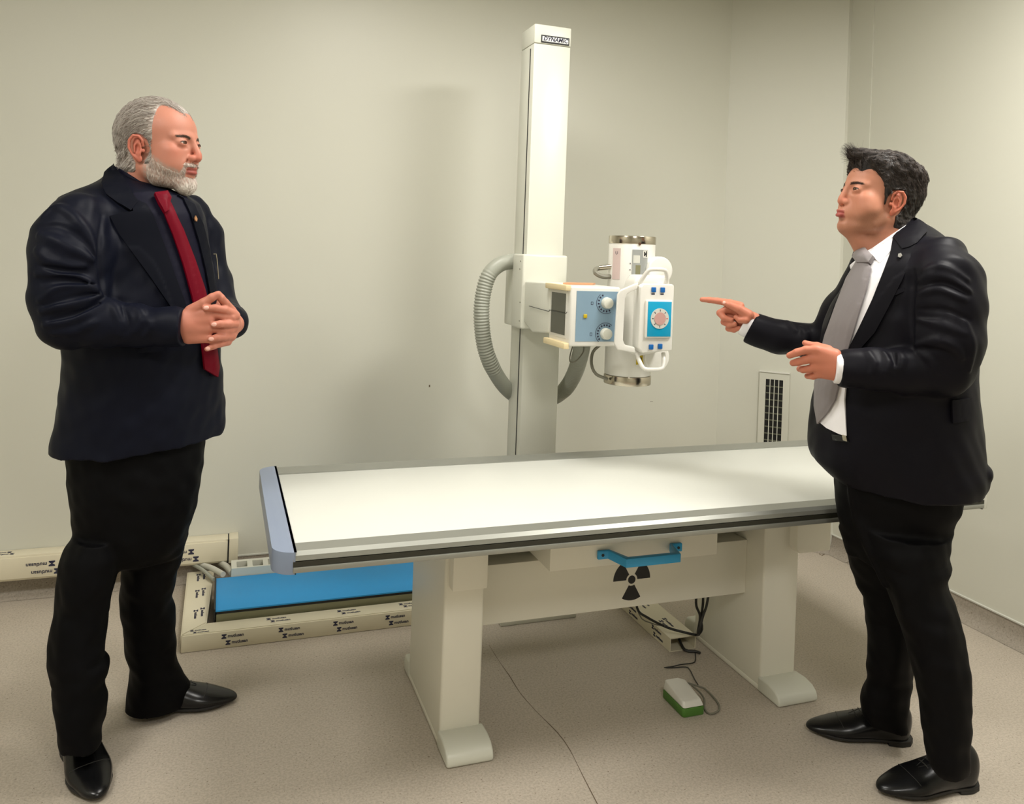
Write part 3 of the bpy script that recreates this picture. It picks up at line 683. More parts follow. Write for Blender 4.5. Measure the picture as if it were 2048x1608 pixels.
def waves(seed, wl, n=7):
    r = np.random.default_rng(seed); K = r.normal(size=(n, 3)); K = K / np.linalg.norm(K, axis=1, keepdims=True) * (2 * math.pi / (wl * r.uniform(.7, 1.4, (n, 1)))); ph = r.uniform(0, 6.28, n)
    return lambda X, Y, Z: sum(np.sin(k[0] * X + k[1] * Y + k[2] * Z + p) for k, p in zip(K, ph)) / n ** .5
def to_obj(name, P, F_, m, parent, smooth=True, weld=0):
    me = bpy.data.meshes.new(name); me.vertices.add(len(P)); me.vertices.foreach_set('co', np.asarray(P, np.float32).ravel())
    F_ = np.asarray(F_, np.int32); nl = F_.shape[1]; me.loops.add(F_.size); me.loops.foreach_set('vertex_index', F_.ravel())
    me.polygons.add(len(F_)); me.polygons.foreach_set('loop_start', np.arange(0, F_.size, nl, dtype=np.int32)); me.polygons.foreach_set('loop_total', np.full(len(F_), nl, np.int32))
    me.polygons.foreach_set('use_smooth', np.full(len(F_), smooth)); me.update(calc_edges=True); me.validate()
    o = bpy.data.objects.new(name, me); COL.objects.link(o)
    if m: me.materials.append(m)
    if parent: o.parent = parent
    return o
def relax(P, F_, it=1, lam=.5):
    E_ = np.concatenate([F_[:, [i, (i + 1) % 4]] for i in range(4)]); n = len(P); c = np.bincount(E_[:, 0], minlength=n) + np.bincount(E_[:, 1], minlength=n)
    for _ in range(it):
        A = np.stack([np.bincount(E_[:, 0], P[E_[:, 1], i], n) + np.bincount(E_[:, 1], P[E_[:, 0], i], n) for i in range(3)], 1) / np.maximum(c, 1)[:, None]
        P = P * (1 - lam) + A * lam
    return P
def paint(o, name, vals):
    a = o.data.attributes.new(name, 'FLOAT', 'POINT'); a.data.foreach_set('value', np.asarray(vals, np.float32))
def person(name, label, R, F):
    base = CAMP + Rv * R + Fv * F; base.z = 0
    w_ = (Rv * R + Fv * F).normalized(); u = Vector((w_.y, -w_.x, 0))
    e = bpy.data.objects.new(name, None); COL.objects.link(e); tag(e, label, 'person')
    Mx = Matrix.Identity(4)
    for i in range(3): Mx[i][0] = u[i]; Mx[i][1] = w_[i]; Mx[i][2] = Uv[i]; Mx[i][3] = base[i]
    e.matrix_world = Mx
    inv = Mx.inverted(); camL = np.array(inv @ CAMP); R3 = inv.to_3x3()
    def dirL(px, py): return np.array(R3 @ ray(px, py))
    def L(px, py, w): d = dirL(px, py); return camL + d * ((w - camL[1]) / d[1])
    def G(px, py, z=0.): d = dirL(px, py); return camL + d * ((z - camL[2]) / d[2])
    return e, L, G, dirL, camL
def rows_px(L, rows):
    """(py, left px, right px, w, half depth) -> loft rows"""
    out = []
    for y, a, b, w, dd in rows:
        p, q = L(a, y, w), L(b, y, w); out.append(((p[2] + q[2]) / 2, (p[0] + q[0]) / 2, w, (q[0] - p[0]) / 2, dd))
    return out
from mathutils.geometry import delaunay_2d_cdt
def patch(name, poly, fld, dirL, camL, m, parent, off=.004, thick=.003, step=3.0, curve=True, warp=None, bulge=0.):
    """cloth piece cut to a pixel outline and laid on a field's surface, with its own thickness"""
    P2 = []
    n = len(poly)
    for i in range(n):
        a, b = np.array(poly[i], float), np.array(poly[(i + 1) % n], float); k = max(1, int(np.linalg.norm(b - a) / step))
        for j in range(k): P2.append(a + (b - a) * j / k)
    nb = len(P2); B = np.array(P2); lo, hi = B.min(0), B.max(0)
    gx, gy = np.meshgrid(np.arange(lo[0], hi[0], step), np.arange(lo[1], hi[1], step)); g = np.stack([gx.ravel(), gy.ravel()], 1)
    def inside(q):
        c = np.zeros(len(q), bool); j = nb - 1
        for i in range(nb):
            a, b = B[i], B[j]; cr = ((a[1] > q[:, 1]) != (b[1] > q[:, 1])) & (q[:, 0] < (b[0] - a[0]) * (q[:, 1] - a[1]) / (b[1] - a[1] + 1e-12) + a[0]); c ^= cr; j = i
        return c
    g = g[inside(g)]
    dist = np.min(np.linalg.norm(g[:, None] - B[None], axis=2), 1) if len(g) else np.zeros(0); g = g[dist > step * .6]; dist = dist[dist > step * .6]
    A = np.concatenate([B, g]); edist = np.concatenate([np.zeros(nb), dist])
    v, e, f, *_ = delaunay_2d_cdt([Vector(q) for q in A], [(i, (i + 1) % nb) for i in range(nb)], [], 1, 1e-6)
    V2 = np.array([[q.x, q.y] for q in v]); ed = np.array([edist[np.argmin(((A - q) ** 2).sum(1))] for q in V2])
    dirs = np.array([dirL(*q) for q in V2]); t0 = (-.45 - camL[1]); 
    H, ok = fld.raycast(camL, dirs, t0, t0 + .9)
    if not ok.all():
        good = np.where(ok)[0]
        for i in np.where(~ok)[0]:
            j = good[np.argmin(((V2[good] - V2[i]) ** 2).sum(1))]; tt = H[j][1]; H[i] = camL + dirs[i] * ((tt - camL[1]) / dirs[i][1])
    N = fld.grad(H, fld.h * 3); 
    top = H + N * (off + (bulge * np.clip(ed / 8, 0, 1) if bulge else 0)[:, None] if bulge else off); bot = H + N * (off - thick)
    nv = len(V2); faces = []
    bd = {}
    for q in f:
        q = list(q); faces.append(tuple(q)); faces.append(tuple(i + nv for i in q[::-1]))
        for i in range(len(q)): 
            a, b = q[i], q[(i + 1) % len(q)]
            if (b, a) in bd: del bd[(b, a)]
            else: bd[(a, b)] = 1
    for a, b in bd: faces.append((a, a + nv, b + nv, b))
    bm = bmesh.new(); vs_ = [bm.verts.new(p) for p in np.concatenate([top, bot])]
    for q in faces:
        try: bm.faces.new([vs_[i] for i in q])
        except ValueError: pass
    return link(name, bm, m, parent, sharp=50)
def strands(name, roots, field, T, comb, m, parent, length=.03, r=.0006, seg=7, lift=.002, jit=.15, curl=0., tip_lift=0., seed=1):
    """thin tapering hairs laid over a field; comb(p_head)-> direction in head axes"""
    rg = np.random.default_rng(seed); n = len(roots); P = roots.copy(); paths = [P.copy()]
    jd = rg.normal(size=(n, 3)) * jit; ln = length * rg.uniform(.6, 1.25, n); ph = rg.uniform(0, 6.28, n)
    for k in range(seg):
        q = T.inv(P); d = comb(q) + jd; d = d @ T.M.T
        if curl: c_ = np.cos(ph + k * 1.3)[:, None] * curl; d = d + np.cross(d, field.grad(P)) * c_
        N = field.grad(P); d = d - N * (d * N).sum(1, keepdims=True); d = d / (np.linalg.norm(d, axis=1, keepdims=True) + 1e-9)
        P = P + d * (ln / seg)[:, None]; P = field.snap(P, lift + tip_lift * ((k + 1) / seg) ** 2, 2); paths.append(P.copy())
    V_, F_ = [], []; k3 = np.arange(n) * ((seg + 1) * 3)
    for i in range(seg + 1):
        t = paths[min(i + 1, seg)] - paths[max(i - 1, 0)]; t = t / (np.linalg.norm(t, axis=1, keepdims=True) + 1e-9)
        N = field.grad(paths[i]); sd = np.cross(t, N); rr = r * (1 - .75 * i / seg)
        for a in range(3):
            an = 2 * math.pi * a / 3 + math.pi / 2; V_.append(paths[i] + sd * math.cos(an) * rr + N * math.sin(an) * rr)
    V_ = np.stack(V_, 1).reshape(-1, 3)
    for i in range(seg):
        for a in range(3):
            F_.append(np.stack([k3 + i * 3 + a, k3 + i * 3 + (a + 1) % 3, k3 + (i + 1) * 3 + (a + 1) % 3, k3 + (i + 1) * 3 + a], 1))
    o = to_obj(name, V_, np.concatenate(F_), m, parent); paint(o, 'shade', np.repeat(rg.uniform(0, 1, n), (seg + 1) * 3)); return o

def sculpt_head(f, T, o):
    """skull, face, ears; millimetres: x forward, y to the person's left, z up, origin between the ear canals"""
    g = lambda k, d=0.: o.get(k, d)
    f.ell((-9, 0, 46), (99, 75, 87 + g('top')), k=.01, T=T)
    f.ell((38, 0, 56), (49, 63, 50), k=.02, T=T)
    f.ell((42, 0, -4), (52, 60 + g('wide'), 60), k=.02, T=T)
    for s in (1, -1):
        f.chain([(6, s * (46 + g('wide')), -44), (30, s * (42 + g('wide')), -62), (74, s * 14, -74)], [24, 23, 17], k=.022, T=T)
        f.ell((60, s * 45, 2), (22, 20, 18), k=.016, T=T)
        f.ell((50, s * (38 + g('wide')), -26), (30 + g('cheek'), 26 + g('cheek'), 34), k=.018, T=T)
        f.rcone((86, s * 9, 41), (70, s * 47, 38), 10, 9, k=.012, T=T)
    f.ell((81, 0, -73), (18, 19, 17), k=.014, T=T)
    f.ell((73, 0, -38), (29 + g('muzzle'), 32, 32), k=.016, T=T)
    nt = g('nose', 116)
    f.chain([(91, 0, 36), (98, 0, 22), (nt - 7, 0, -2), (nt - 10, 0, -9)], [7, 7, 8.5, 10.5], k=.010, T=T)
    f.ell((nt - 9, 0, -10), (10.5, 10.5, 9.5), k=.005, T=T)
    for s in (1, -1):
        f.ell((nt - 18, s * 12.5, -13), (11, 7.5, 8.5), k=.005, T=T)
        f.ell((nt - 13, s * 7.5, -21.5), (6, 3.2, 4.5), 's', k=.003, T=T)
        if g('fold', 1): f.rcone((nt - 26, s * 17, -18), (91, s * 28, -34), 1.2, .5, 's', k=.008, T=T)          # fold beside the nose
        f.ell((101, s * 34, 24), (17, 21, 12), 's', k=.012, T=T)                                  # socket
        f.ell((79.0, s * 31.5, 24), (14.6, 17, 13), k=.006, T=T)                                   # lids over the ball
        f.ell((91.5, s * 31.5, 23.4), (8, 13.4, g('lid', 4.4)), 's', k=.0015, T=T, rot=rotx(s * 6))
        f.chain([(93, s * 18, 30), (95.5, s * 32, 33.5), (86, s * 48, 29)], [1.2, 1.4, 1.2], 's', k=.004, T=T)
        f.chain([(90, s * 20, 12), (91, s * 33, 9), (84, s * 45, 12)], [1.3, 1.3, 1.2], 's', k=.006, T=T)
    lp = g('lips', 0)
    f.rcone((101, 0, -24), (103 + lp * .5, 0, -33), 1.4, 1.4, 's', k=.005, T=T)
    for s in (1, -1):
        wd = g('mouth', 24)
        f.chain([(100 + lp, 0, -38), (99.5 + lp, s * 6, -36.5), (94 + lp * .7, s * wd * .66, -39), (86, s * wd, -42.5)], [4.6, 4.8, 3.8, 2.2], k=.004, T=T)
        f.chain([(99 + lp, 0, -49), (98 + lp, s * 7, -49), (91 + lp * .6, s * wd * .7, -47), (85.5, s * wd, -43.5)], [6.0, 5.8, 4.2, 2], k=.004, T=T)
        op = g('open', 1.2)
        f.chain([(107 + lp, 0, -43), (105 + lp, s * 8, -43), (98 + lp * .7, s * wd * .7, -43), (90, s * (wd - 1), -43.2)], [op, op, op * .8, .8], 's', k=.002, T=T)
    f.rcone((99, -14, -61), (99, 14, -61), 4.5, 4.5, 's', k=.012, T=T)
    for s in (1, -1):                                                                             # ears
        f.ell((-8, s * 76, 4), (15, 6, 27), k=.006, T=T, rot=rotz(s * 22) @ roty(-12))
        hel = [(8, 75, 8), (8, 80, 22), (1, 84, 31), (-12, 88, 32), (-21, 89, 20), (-22, 88, 3), (-15, 84, -13), (-6, 79, -22)]
        f.chain([(x, s * y, z) for x, y, z in hel], [2.6, 3.0, 3.4, 3.6, 3.6, 3.4, 3.2, 4], k=.003, T=T)
        f.ell((-1, s * 76, -24), (8, 4.5, 9), k=.005, T=T)
        f.ell((-3, s * 84, 1), (8.5, 6, 11), 's', k=.004, T=T)
        f.chain([(-14, s * 88.5, -2), (-15, s * 89.5, 16), (-6, s * 86.5, 24)], [2.2, 2.4, 2], 's', k=.003, T=T)
        f.chain([(-9, s * 84, -8), (-9.5, s * 85, 8), (-3, s * 83, 18)], [2.2, 2.4, 2], k=.003, T=T)
        f.ell((8, s * 74, -3), (4, 4, 5), k=.004, T=T)
def rotz(a): a = math.radians(a); return np.array([[math.cos(a), -math.sin(a), 0], [math.sin(a), math.cos(a), 0], [0, 0, 1]])
def roty(a): a = math.radians(a); return np.array([[math.cos(a), 0, math.sin(a)], [0, 1, 0], [-math.sin(a), 0, math.cos(a)]])
def rotx(a): a = math.radians(a); return np.array([[1, 0, 0], [0, math.cos(a), -math.sin(a)], [0, math.sin(a), math.cos(a)]])

def skin_mat(name, col, lipcol, hair):
    m = mat(name, col, .5, spec=.35, var=.06, vscale=25, bump=.12, bscale=900); nt = m.node_tree; b = nt.nodes['Principled BSDF']
    b.inputs['Subsurface Weight'].default_value = .12; b.inputs['Subsurface Radius'].default_value = (.012, .004, .002); b.inputs['Subsurface Scale'].default_value = .6
    src = b.inputs['Base Color'].links[0].from_socket
    for an, c in (('flush', (min(1, col[0] * 1.06), col[1] * .62, col[2] * .58)), ('lip', lipcol), ('stubble', hair)):
        at = nt.nodes.new('ShaderNodeAttribute'); at.attribute_name = an
        mx = nt.nodes.new('ShaderNodeMix'); mx.data_type = 'RGBA'; mx.inputs['B'].default_value = (*c, 1)
        nt.links.new(at.outputs['Fac'], mx.inputs['Factor']); nt.links.new(src, mx.inputs['A']); src = mx.outputs['Result']
    nt.links.new(src, b.inputs['Base Color']); return m
def hair_mat(name, c0, c1, rough=.45):
    m = mat(name, c0, rough, spec=.4); nt = m.node_tree; b = nt.nodes['Principled BSDF']
    at = nt.nodes.new('ShaderNodeAttribute'); at.attribute_name = 'shade'; mx = nt.nodes.new('ShaderNodeMix'); mx.data_type = 'RGBA'
    mx.inputs['A'].default_value = (*c0, 1); mx.inputs['B'].default_value = (*c1, 1)
    nt.links.new(at.outputs['Fac'], mx.inputs['Factor']); nt.links.new(mx.outputs['Result'], b.inputs['Base Color']); return m
def sm(x, a, b): t = np.clip((x - a) / (b - a), 0, 1); return t * t * (3 - 2 * t)
def ball(c, r, name, m, parent, n=20, squash=None, ax=None):
    bm = bmesh.new(); bmesh.ops.create_uvsphere(bm, u_segments=n, v_segments=n // 2 + 2, radius=r)
    for v in bm.verts:
        p = np.array(v.co)
        if squash is not None: p = np.array(ax) @ (p * np.array(squash))
        v.co = Vector(p + np.array(c))
    return link(name, bm, m, parent)
M_EYE = mat('eye white', srgb(225, 215, 205), .15); M_IRIS = mat('brown iris', srgb(70, 45, 28), .12); M_PUPIL = mat('pupil', (.003, .003, .003), .1)
def eyes(T, e, look):
    for s, nm in ((1, 'eye'), (-1, 'eye')):
        c = T.fwd((79.0, s * 31.5, 24)); r = .0125 * 1.08
        o = ball(c, r, nm, M_EYE, e, 24)
        d = T.M @ np.array(look, float); d /= np.linalg.norm(d); u = np.cross(d, (0, 0, 1)); u /= np.linalg.norm(u); v = np.cross(u, d)
        ax = np.stack([u, v, d], 1)
        for rr, dd, mm, k in ((.0068, .0117, M_IRIS, 'iris'), (.0030, .0124, M_PUPIL, 'pupil')):
            ball(c + d * dd * 1.03, rr, k, mm, o, 16, (1, 1, .32), ax)
def shoe(name, parent, heel, toe, m, msole, wid=.098, high=.115, G=None, lace=True):
    """oxford shoe from heel to toe on the floor, in the person's frame"""
    heel, toe = np.array(heel[:2]), np.array(toe[:2]); Lg = np.linalg.norm(toe - heel); ex = (toe - heel) / Lg; ey = np.array([-ex[1], ex[0]])
    f = Field((-.02, -.07, -.002), (Lg + .02, .07, .14), .0025)
    st = [(.035, .034, .05, .062), (.08, .034, .05, .066), (.13, .040, .044, .050), (.18, .046, .034, .040), (.215, .043, .028, .034), (Lg - .040, .031, .024, .025), (Lg - .016, .016, .019, .017)]
    for a, b in zip(st, st[1:]):
        for t in np.linspace(0, 1, 5)[:-1]:
            q = [a[i] + (b[i] - a[i]) * t for i in range(4)]; f.ell((q[0], 0, q[2] - .004), (.030, q[1], q[3] - .012), k=.012)
    f.ell((.045, 0, .075), (.042, .036, .045), k=.015)
    f.D = np.maximum(f.D, .012 - f.ax[2][None, None, :]).astype(np.float32)
    P, F_ = f.mesh(); P = relax(P, F_, 1)
    def tow(P): return np.concatenate([heel[None] + P[:, :1] * ex[None] + P[:, 1:2] * ey[None] * 1.1, P[:, 2:]], 1)
    o = to_obj(name, tow(P), F_, m, parent)
    # sole and heel block
    mb = MB(); out = []
    for t in np.linspace(0, 1, 24):
        x = t * (Lg + .004) - .002; 
        wv = np.interp(x, [-.002, .01, .04, .09, .14, .19, .23, Lg - .03, Lg - .008, Lg + .002], [.008, .026, .036, .033, .040, .049, .045, .032, .014, .004]); out.append((x, wv))
    pts = [(x, w_) for x, w_ in out] + [(x, -w_) for x, w_ in out[::-1]]
    P3 = tow(np.array([(x, y, .009) for x, y in pts])); mb.prism([tuple(p) for p in P3], (0, 0, .008)); mb.build('sole', msole, o, bevel=.002)
    hb = [(x, w_) for x, w_ in out if x < .078]; pts = [(x, w_) for x, w_ in hb] + [(x, -w_) for x, w_ in hb[::-1]]
    P3 = tow(np.array([(x, y, .0005) for x, y in pts])); mb = MB(); mb.prism([tuple(p) for p in P3], (0, 0, .0095)); mb.build('heel', msole, o, bevel=.0015)
    if lace:
        mb = MB()
        for x in (.118, .133, .148, .163):
            q = []
            for y in np.linspace(-.018, .018, 7):
                z = .12
                while z > .02 and f.sample(np.array([[x, y, z]]))[0] > .0008: z -= .001
                q.append((x, y, z + .001))
            mb.tube([tuple(p) for p in tow(np.array(q))], .0016, n=6)
        mb.build('laces', msole, o)
        mb = MB(); 
        for s in (1, -1):
            q = []
            for x in np.linspace(.180, .08, 12):
                y = s * (.003 + .028 * ((.180 - x) / .10)); z = .13
                while z > .02 and f.sample(np.array([[x, y, z]]))[0] > .0004: z -= .001
                q.append((x, y, z))
            mb.tube([tuple(p) for p in tow(np.array(q))], .0009, n=5)
        q = []
        for y in np.linspace(-.042, .042, 15):
            z = .12
            while z > .012 and f.sample(np.array([[.212 - 5 * y * y, y, z]]))[0] > .0004: z -= .001
            if z > .0125: q.append((.212 - 5 * y * y, y, z))
        mb.tube([tuple(p) for p in tow(np.array(q))], .0011, n=5)
        mb.build('seam', msole, o)
    return o
def cloth_mat(name, col, rough=.55, sheen=.1, bscale=1400, spec=.3):
    return mat(name, col, rough, spec=spec * .4, sheen=0, var=.08, vscale=12, bump=.08, bscale=bscale)

# ------------------------------------------------------------------ the man on the left
def man_left():
    e, L, G, dirL, camL = person('person', 'grey-bearded man in dark navy suit and maroon tie standing with clasped hands', -1.05, 2.24)
    phi = math.radians(35); c, s = math.cos(phi), math.sin(phi); S_ = .0011
    M_ = np.array([[c, s, 0], [-s, c, 0], [0, 0, 1]]) @ roty(0)
    ear = L(282, 299, -72 * S_ * c); t = ear - M_ @ np.array([0, -72, 0]) * S_
    T = Xf(M_, t, S_)
    f = Field((-.46, -.42, .80), (.42, .26, 1.82), .0022)
    sculpt_head(f, T, dict(wide=2, cheek=1, nose=117, muzzle=0, open=3.0, lips=0, lid=2.7, top=6))
    # neck, chest core and arms under the clothes
    f.chain([T.fwd((-22, 0, -25)), T.fwd((-40, 0, -85)), T.fwd((-50, 0, -150))], [.066, .068, .078], k=.02)
    f.chain([L(262, 440, .01), L(262, 520, 0), L(275, 800, 0)], [.08, .12, .12], k=.02)
    f.chain([L(255, 425, 0), L(165, 455, -.14), L(150, 540, -.17), L(140, 640, -.19), L(280, 652, -.235), L(378, 650, -.285)], [.07, .05, .04, .034, .03, .027], k=.02)
    f.chain([L(280, 425, 0), L(375, 450, .10), L(425, 600, .05), L(468, 648, -.21)], [.07, .05, .036, .026], k=.02)
    # right hand, back of it towards the camera
    def ch(pts, rr, k=.004, mode='u', kk=.003): f.chain([L(*p) for p in pts], rr, mode, k, kk=kk)
    for a, b in (((374, 632, -.285), (414, 626, -.300)), ((374, 645, -.287), (418, 640, -.302)), ((374, 660, -.286), (418, 658, -.300)), ((378, 674, -.283), (414, 676, -.296))): ch([a, b], [.018, .0125], .012)
    ch([(382, 622, -.285), (408, 606, -.300), (424, 595, -.306), (434, 589, -.308)], [.016, .0125, .0105, .0085])
    ch([(414, 626, -.300), (445, 634, -.296), (463, 635, -.290), (474, 633, -.280)], [.0115, .0100, .0092, .0080])
    ch([(418, 656, -.300), (447, 661, -.294), (460, 661, -.286), (468, 658, -.276)], [.0112, .0098, .0090, .0078])
    ch([(414, 676, -.296), (438, 686, -.288), (452, 684, -.280)], [.0108, .0092, .0076])
    # left hand, fingers laid over
    ch([(466, 650, -.235), (468, 632, -.262), (464, 625, -.272)], [.020, .015, .0125], .01)
    ch([(466, 650, -.240), (468, 650, -.268)], [.020, .014], .01); ch([(464, 655, -.240), (462, 672, -.268)], [.020, .014], .01)
    ch([(466, 628, -.282), (450, 620, -.300), (430, 616, -.312), (410, 616, -.316)], [.0112, .0100, .0092, .0076])
    ch([(470, 648, -.280), (458, 648, -.300), (440, 648, -.314), (427, 649, -.318)], [.0112, .0098, .0092, .0080])
    ch([(462, 672, -.276), (447, 674, -.298), (434, 675, -.308), (422, 678, -.312)], [.0108, .0098, .0090, .0076])
    ch([(456, 684, -.270), (440, 688, -.286), (426, 693, -.296), (414, 698, -.298)], [.0098, .0086, .0078, .0064])
    ch([(462, 622, -.262), (450, 606, -.290), (442, 596, -.300), (437, 588, -.300)], [.0140, .0108, .0098, .0080])
    ch([(420, 640, -.278), (455, 650, -.262)], [.022, .020], .01)
    P, F_ = f.mesh(); P = relax(P, F_, 1, .35)
    skin = skin_mat('weathered skin', srgb(190, 128, 107), srgb(156, 80, 70), srgb(168, 150, 138))
    body = to_obj('body', P, F_, skin, e)
    q = T.inv(P) * 1000 * .001; x, y, z = q.T; hd = z > -140
    lip = sm(x, 86, 92) * (1 - sm(np.abs(y), 19, 25)) * sm(z, -56, -52.5) * (1 - sm(z, -36.5, -34.5)) * hd
    fl = (np.exp(-((x - 108) / 16) ** 2 - (y / 18) ** 2 - ((z + 10) / 16) ** 2) * .8 + np.exp(-((x - 66) / 24) ** 2 - ((np.abs(y) - 48) / 16) ** 2 - ((z + 2) / 20) ** 2) * .45 + .6 * (np.abs(y) > 74) * hd * (z > -40)) * hd + (z < -200) * .25
    nz = waves(3, 9, 9)(x, y, z)
    jaw = sm(x, -2, 14) * (1 - sm(z + .62 * np.maximum(x - 22, 0), -14, -2)) * sm(z, -105, -84) * (np.abs(y) > 8) * (1 - sm(z, -8, 30)) * (x < 90) * (np.abs(y) < 74)
    st = np.clip(jaw * (.62 + .22 * nz), 0, .9) * hd
    paint(body, 'lip', lip); paint(body, 'flush', np.clip(fl, 0, 1)); paint(body, 'stubble', st)
    eyes(T, e, (.97, .10, -.04))
    lashes(e, f, T)
    nails(e, L, f, [(428, 649, 9), (422.5, 678, 9), (413, 615.5, 10), (416, 697, 8)])
    # ---- hair: a shell grown out of the scalp, grooved, with combed strands on top
    def hair_mask(x, y, z):
        ay = np.abs(y)
        xh = 33 + (82 - 33) * (1 - sm(ay, 16, 46)); top_ = sm(xh - x, 0, 12) * sm(z, 16 + 10 * 0, 30)
        side = sm(27 - x, 0, 8) * sm(z, -40, -24) * sm(x, 5, 10)
        back = sm(-16 - x, 0, 6) * sm(z, -62, -46) 
        earz = (1 - sm(np.sqrt(((x + 8) / 26) ** 2 + ((z - 3) / 36) ** 2), .92, 1.1)) * (ay > 55)
        return np.maximum(np.maximum(top_, side * .8), back) * (1 - earz)
    hf = Field(T.t - .16, T.t + .17, .0022)
    r = f.sub(hf.lo, hf.lo + np.array(hf.D.shape) * .0022, 0)
    X, Y, Z = [a[..., None] for a in np.meshgrid(*hf.ax, indexing='ij')]
    PP = np.concatenate([X, Y, Z], 3).reshape(-1, 3)
    base = f.sample(PP); qq = T.inv(PP); hx, hy, hz = qq.T
    mk = hair_mask(hx, hy, hz)
    groove = np.sin((hz * .9 + hx * .35 + 3 * waves(5, 40)(hx, hy, hz)) * .9) * (np.abs(hy) > 35) + np.sin((hy + 2 * waves(6, 40)(hx, hy, hz)) * 1.0) * (np.abs(hy) <= 35)
    th = -4 + mk * (8.0 + 3.0 * sm(-hx, 20, 90) + .9 * groove + 1.5 * waves(8, 18)(hx, hy, hz) * sm(-hx, -10, 60)) - 3.5 * (1 - sm(np.abs(hy), 20, 50)) * sm(hx, -40, 60)
    d = base - th * .001; d = np.where(mk > .02, d, .02); hf.D = d.reshape(hf.D.shape).astype(np.float32)
    Ph, Fh = hf.mesh(); mh = hair_mat('silver hair', srgb(128, 112, 102), srgb(216, 210, 202), .4)
    hair = to_obj('hair', relax(Ph, Fh, 1, .4), Fh, mh, e); paint(hair, 'shade', .30 + .18 * waves(9, 10)(*T.inv(Ph).T))
    rg = np.random.default_rng(3); qh = T.inv(Ph); cand = np.where((hair_mask(*qh.T) > .12) & (hf.sample(Ph) < .003))[0]
    roots = Ph[rg.choice(cand, 4200)]
    def comb(q):
        x, y, z = q.T; ay = np.abs(y); sd = sm(ay, 25, 55)
        return np.stack([-1 + 0 * x, -.25 * np.sign(y) * 0, -.12 - .25 * sd - .75 * sm(-x, -20, 70) * sd - .9 * sm(-x, 50, 95)], 1)
    strands('hair_strands', roots, hf, T, comb, mh, hair, .062, .0006, 9, .0008, .09, .16, .002)
    cand = np.where((hair_mask(*qh.T) > .5) & (qh[:, 0] < -50) & (qh[:, 2] < 8))[0]
    strands('nape_curls', Ph[rg.choice(cand, 260)], hf, T, lambda q: np.stack([-.6 + 0 * q[:, 0], 0 * q[:, 0], -.8 + 0 * q[:, 0]], 1), mh, hair, .03, .0011, 7, .001, .35, .5, .009, 5)
    # ---- beard
    def beard_t(x, y, z):
        ay = np.abs(y)
        chin = np.exp(-((x - 80) / 22) ** 2 - (y / 26) ** 2 - ((z + 88) / 24) ** 2) * 26 * (1 - sm(z, -66, -57))
        mous = np.exp(-((z + 30.5 + .010 * ay ** 1.6 * .6) / 6.2) ** 2) * sm(x, 70, 84) * (1 - sm(ay, 25, 33)) * 6.5 * (1 - .45 * (ay < 4))
        corner = np.exp(-((ay - 28) / 6) ** 2 - ((z + 50) / 16) ** 2) * sm(x, 66, 76) * 5
        jw = sm(x, 4, 18) * (1 - sm(z + .62 * np.maximum(x - 22, 0), -22, -6)) * sm(z, -108, -88) * (1 - sm(z, -8, 20)) * 2.9 * (ay < 72)
        lipx = sm(x, 84, 90) * (1 - sm(ay, 19, 24)) * sm(z, -56.5, -53) * (1 - sm(z, -37, -35))
        return np.maximum(np.maximum(chin, mous), np.maximum(corner, jw)) * (1 - lipx)
    bt = beard_t(hx, hy, hz); bb = base - (bt - 2.2 + (.5 + .05 * bt) * waves(11, 5, 9)(hx, hy, hz)) * .001
    hf2 = Field(T.t - .16, T.t + .17, .0022); hf2.D = np.where(bt > 2.0, bb, .02).reshape(hf2.D.shape).astype(np.float32)
    Pb, Fb = hf2.mesh(); mb_ = hair_mat('white beard', srgb(158, 132, 118), srgb(240, 235, 226), .6)
    beard = to_obj('beard', relax(Pb, Fb, 1, .3), Fb, mb_, e); qb = T.inv(Pb); paint(beard, 'shade', np.clip(.12 + .72 * sm(beard_t(*qb.T), 4, 9) * (1 - .55 * sm(qb[:, 2], -50, -42)) + .2 * waves(12, 6)(*qb.T), 0, 1))
    cand = np.where(beard_t(*qb.T) > 2.1)[0]; cd = lambda q: np.stack([.35 * sm(q[:, 0], 60, 90), 0 * q[:, 0], -1 + 0 * q[:, 0]], 1)
    strands('beard_hairs', Pb[rg.choice(cand, 3200)], hf2, T, cd, mb_, beard, .011, .00034, 4, .0003, .22, .12, .0012, 8)
    brows(e, f, T, body, P, hair_mat('dark brown brow', srgb(48, 34, 26), srgb(92, 74, 60)), 1, 35.5)
    # ---- trousers
    tf = Field((-.34, -.34, .02), (.34, .34, 1.06), .0036)
    tf.loft(rows_px(L, [(845, 128, 412, 0, .15), (900, 130, 409, 0, .16), (960, 134, 402, 0, .165), (1030, 142, 389, 0, .155), (1075, 146, 375, 0, .14), (1112, 132, 366, 0, .10), (1128, 140, 350, 0, .05)]))
    tf.loft(rows_px(L, [(1070, 148, 246, -.05, .10), (1112, 122, 245, -.06, .105), (1160, 114, 233, -.065, .10), (1210, 106, 222, -.07, .09), (1260, 98, 214, -.08, .085), (1315, 97, 209, -.09, .08), (1333, 97, 222, -.09, .08), (1350, 98, 218, -.095, .078), (1370, 101, 210, -.10, .075), (1403, 106, 217, -.105, .072), (1430, 110, 212, -.11, .07), (1458, 115, 203, -.115, .068), (1488, 120, 203, -.12, .068)]), k=.012)
    tf.loft(rows_px(L, [(1070, 242, 375, .05, .10), (1112, 243, 366, .06, .105), (1150, 241, 352, .07, .095), (1200, 238, 344, .09, .085), (1228, 241, 350, .10, .085), (1280, 248, 352, .11, .08), (1320, 256, 353, .12, .075), (1352, 258, 364, .125, .072), (1380, 253, 378, .13, .072), (1398, 252, 378, .13, .07), (1415, 251, 365, .13, .065), (1428, 251, 340, .13, .055)]), k=.012)
    fz = waves(21, .10, 8); fz2 = waves(22, .045, 8)
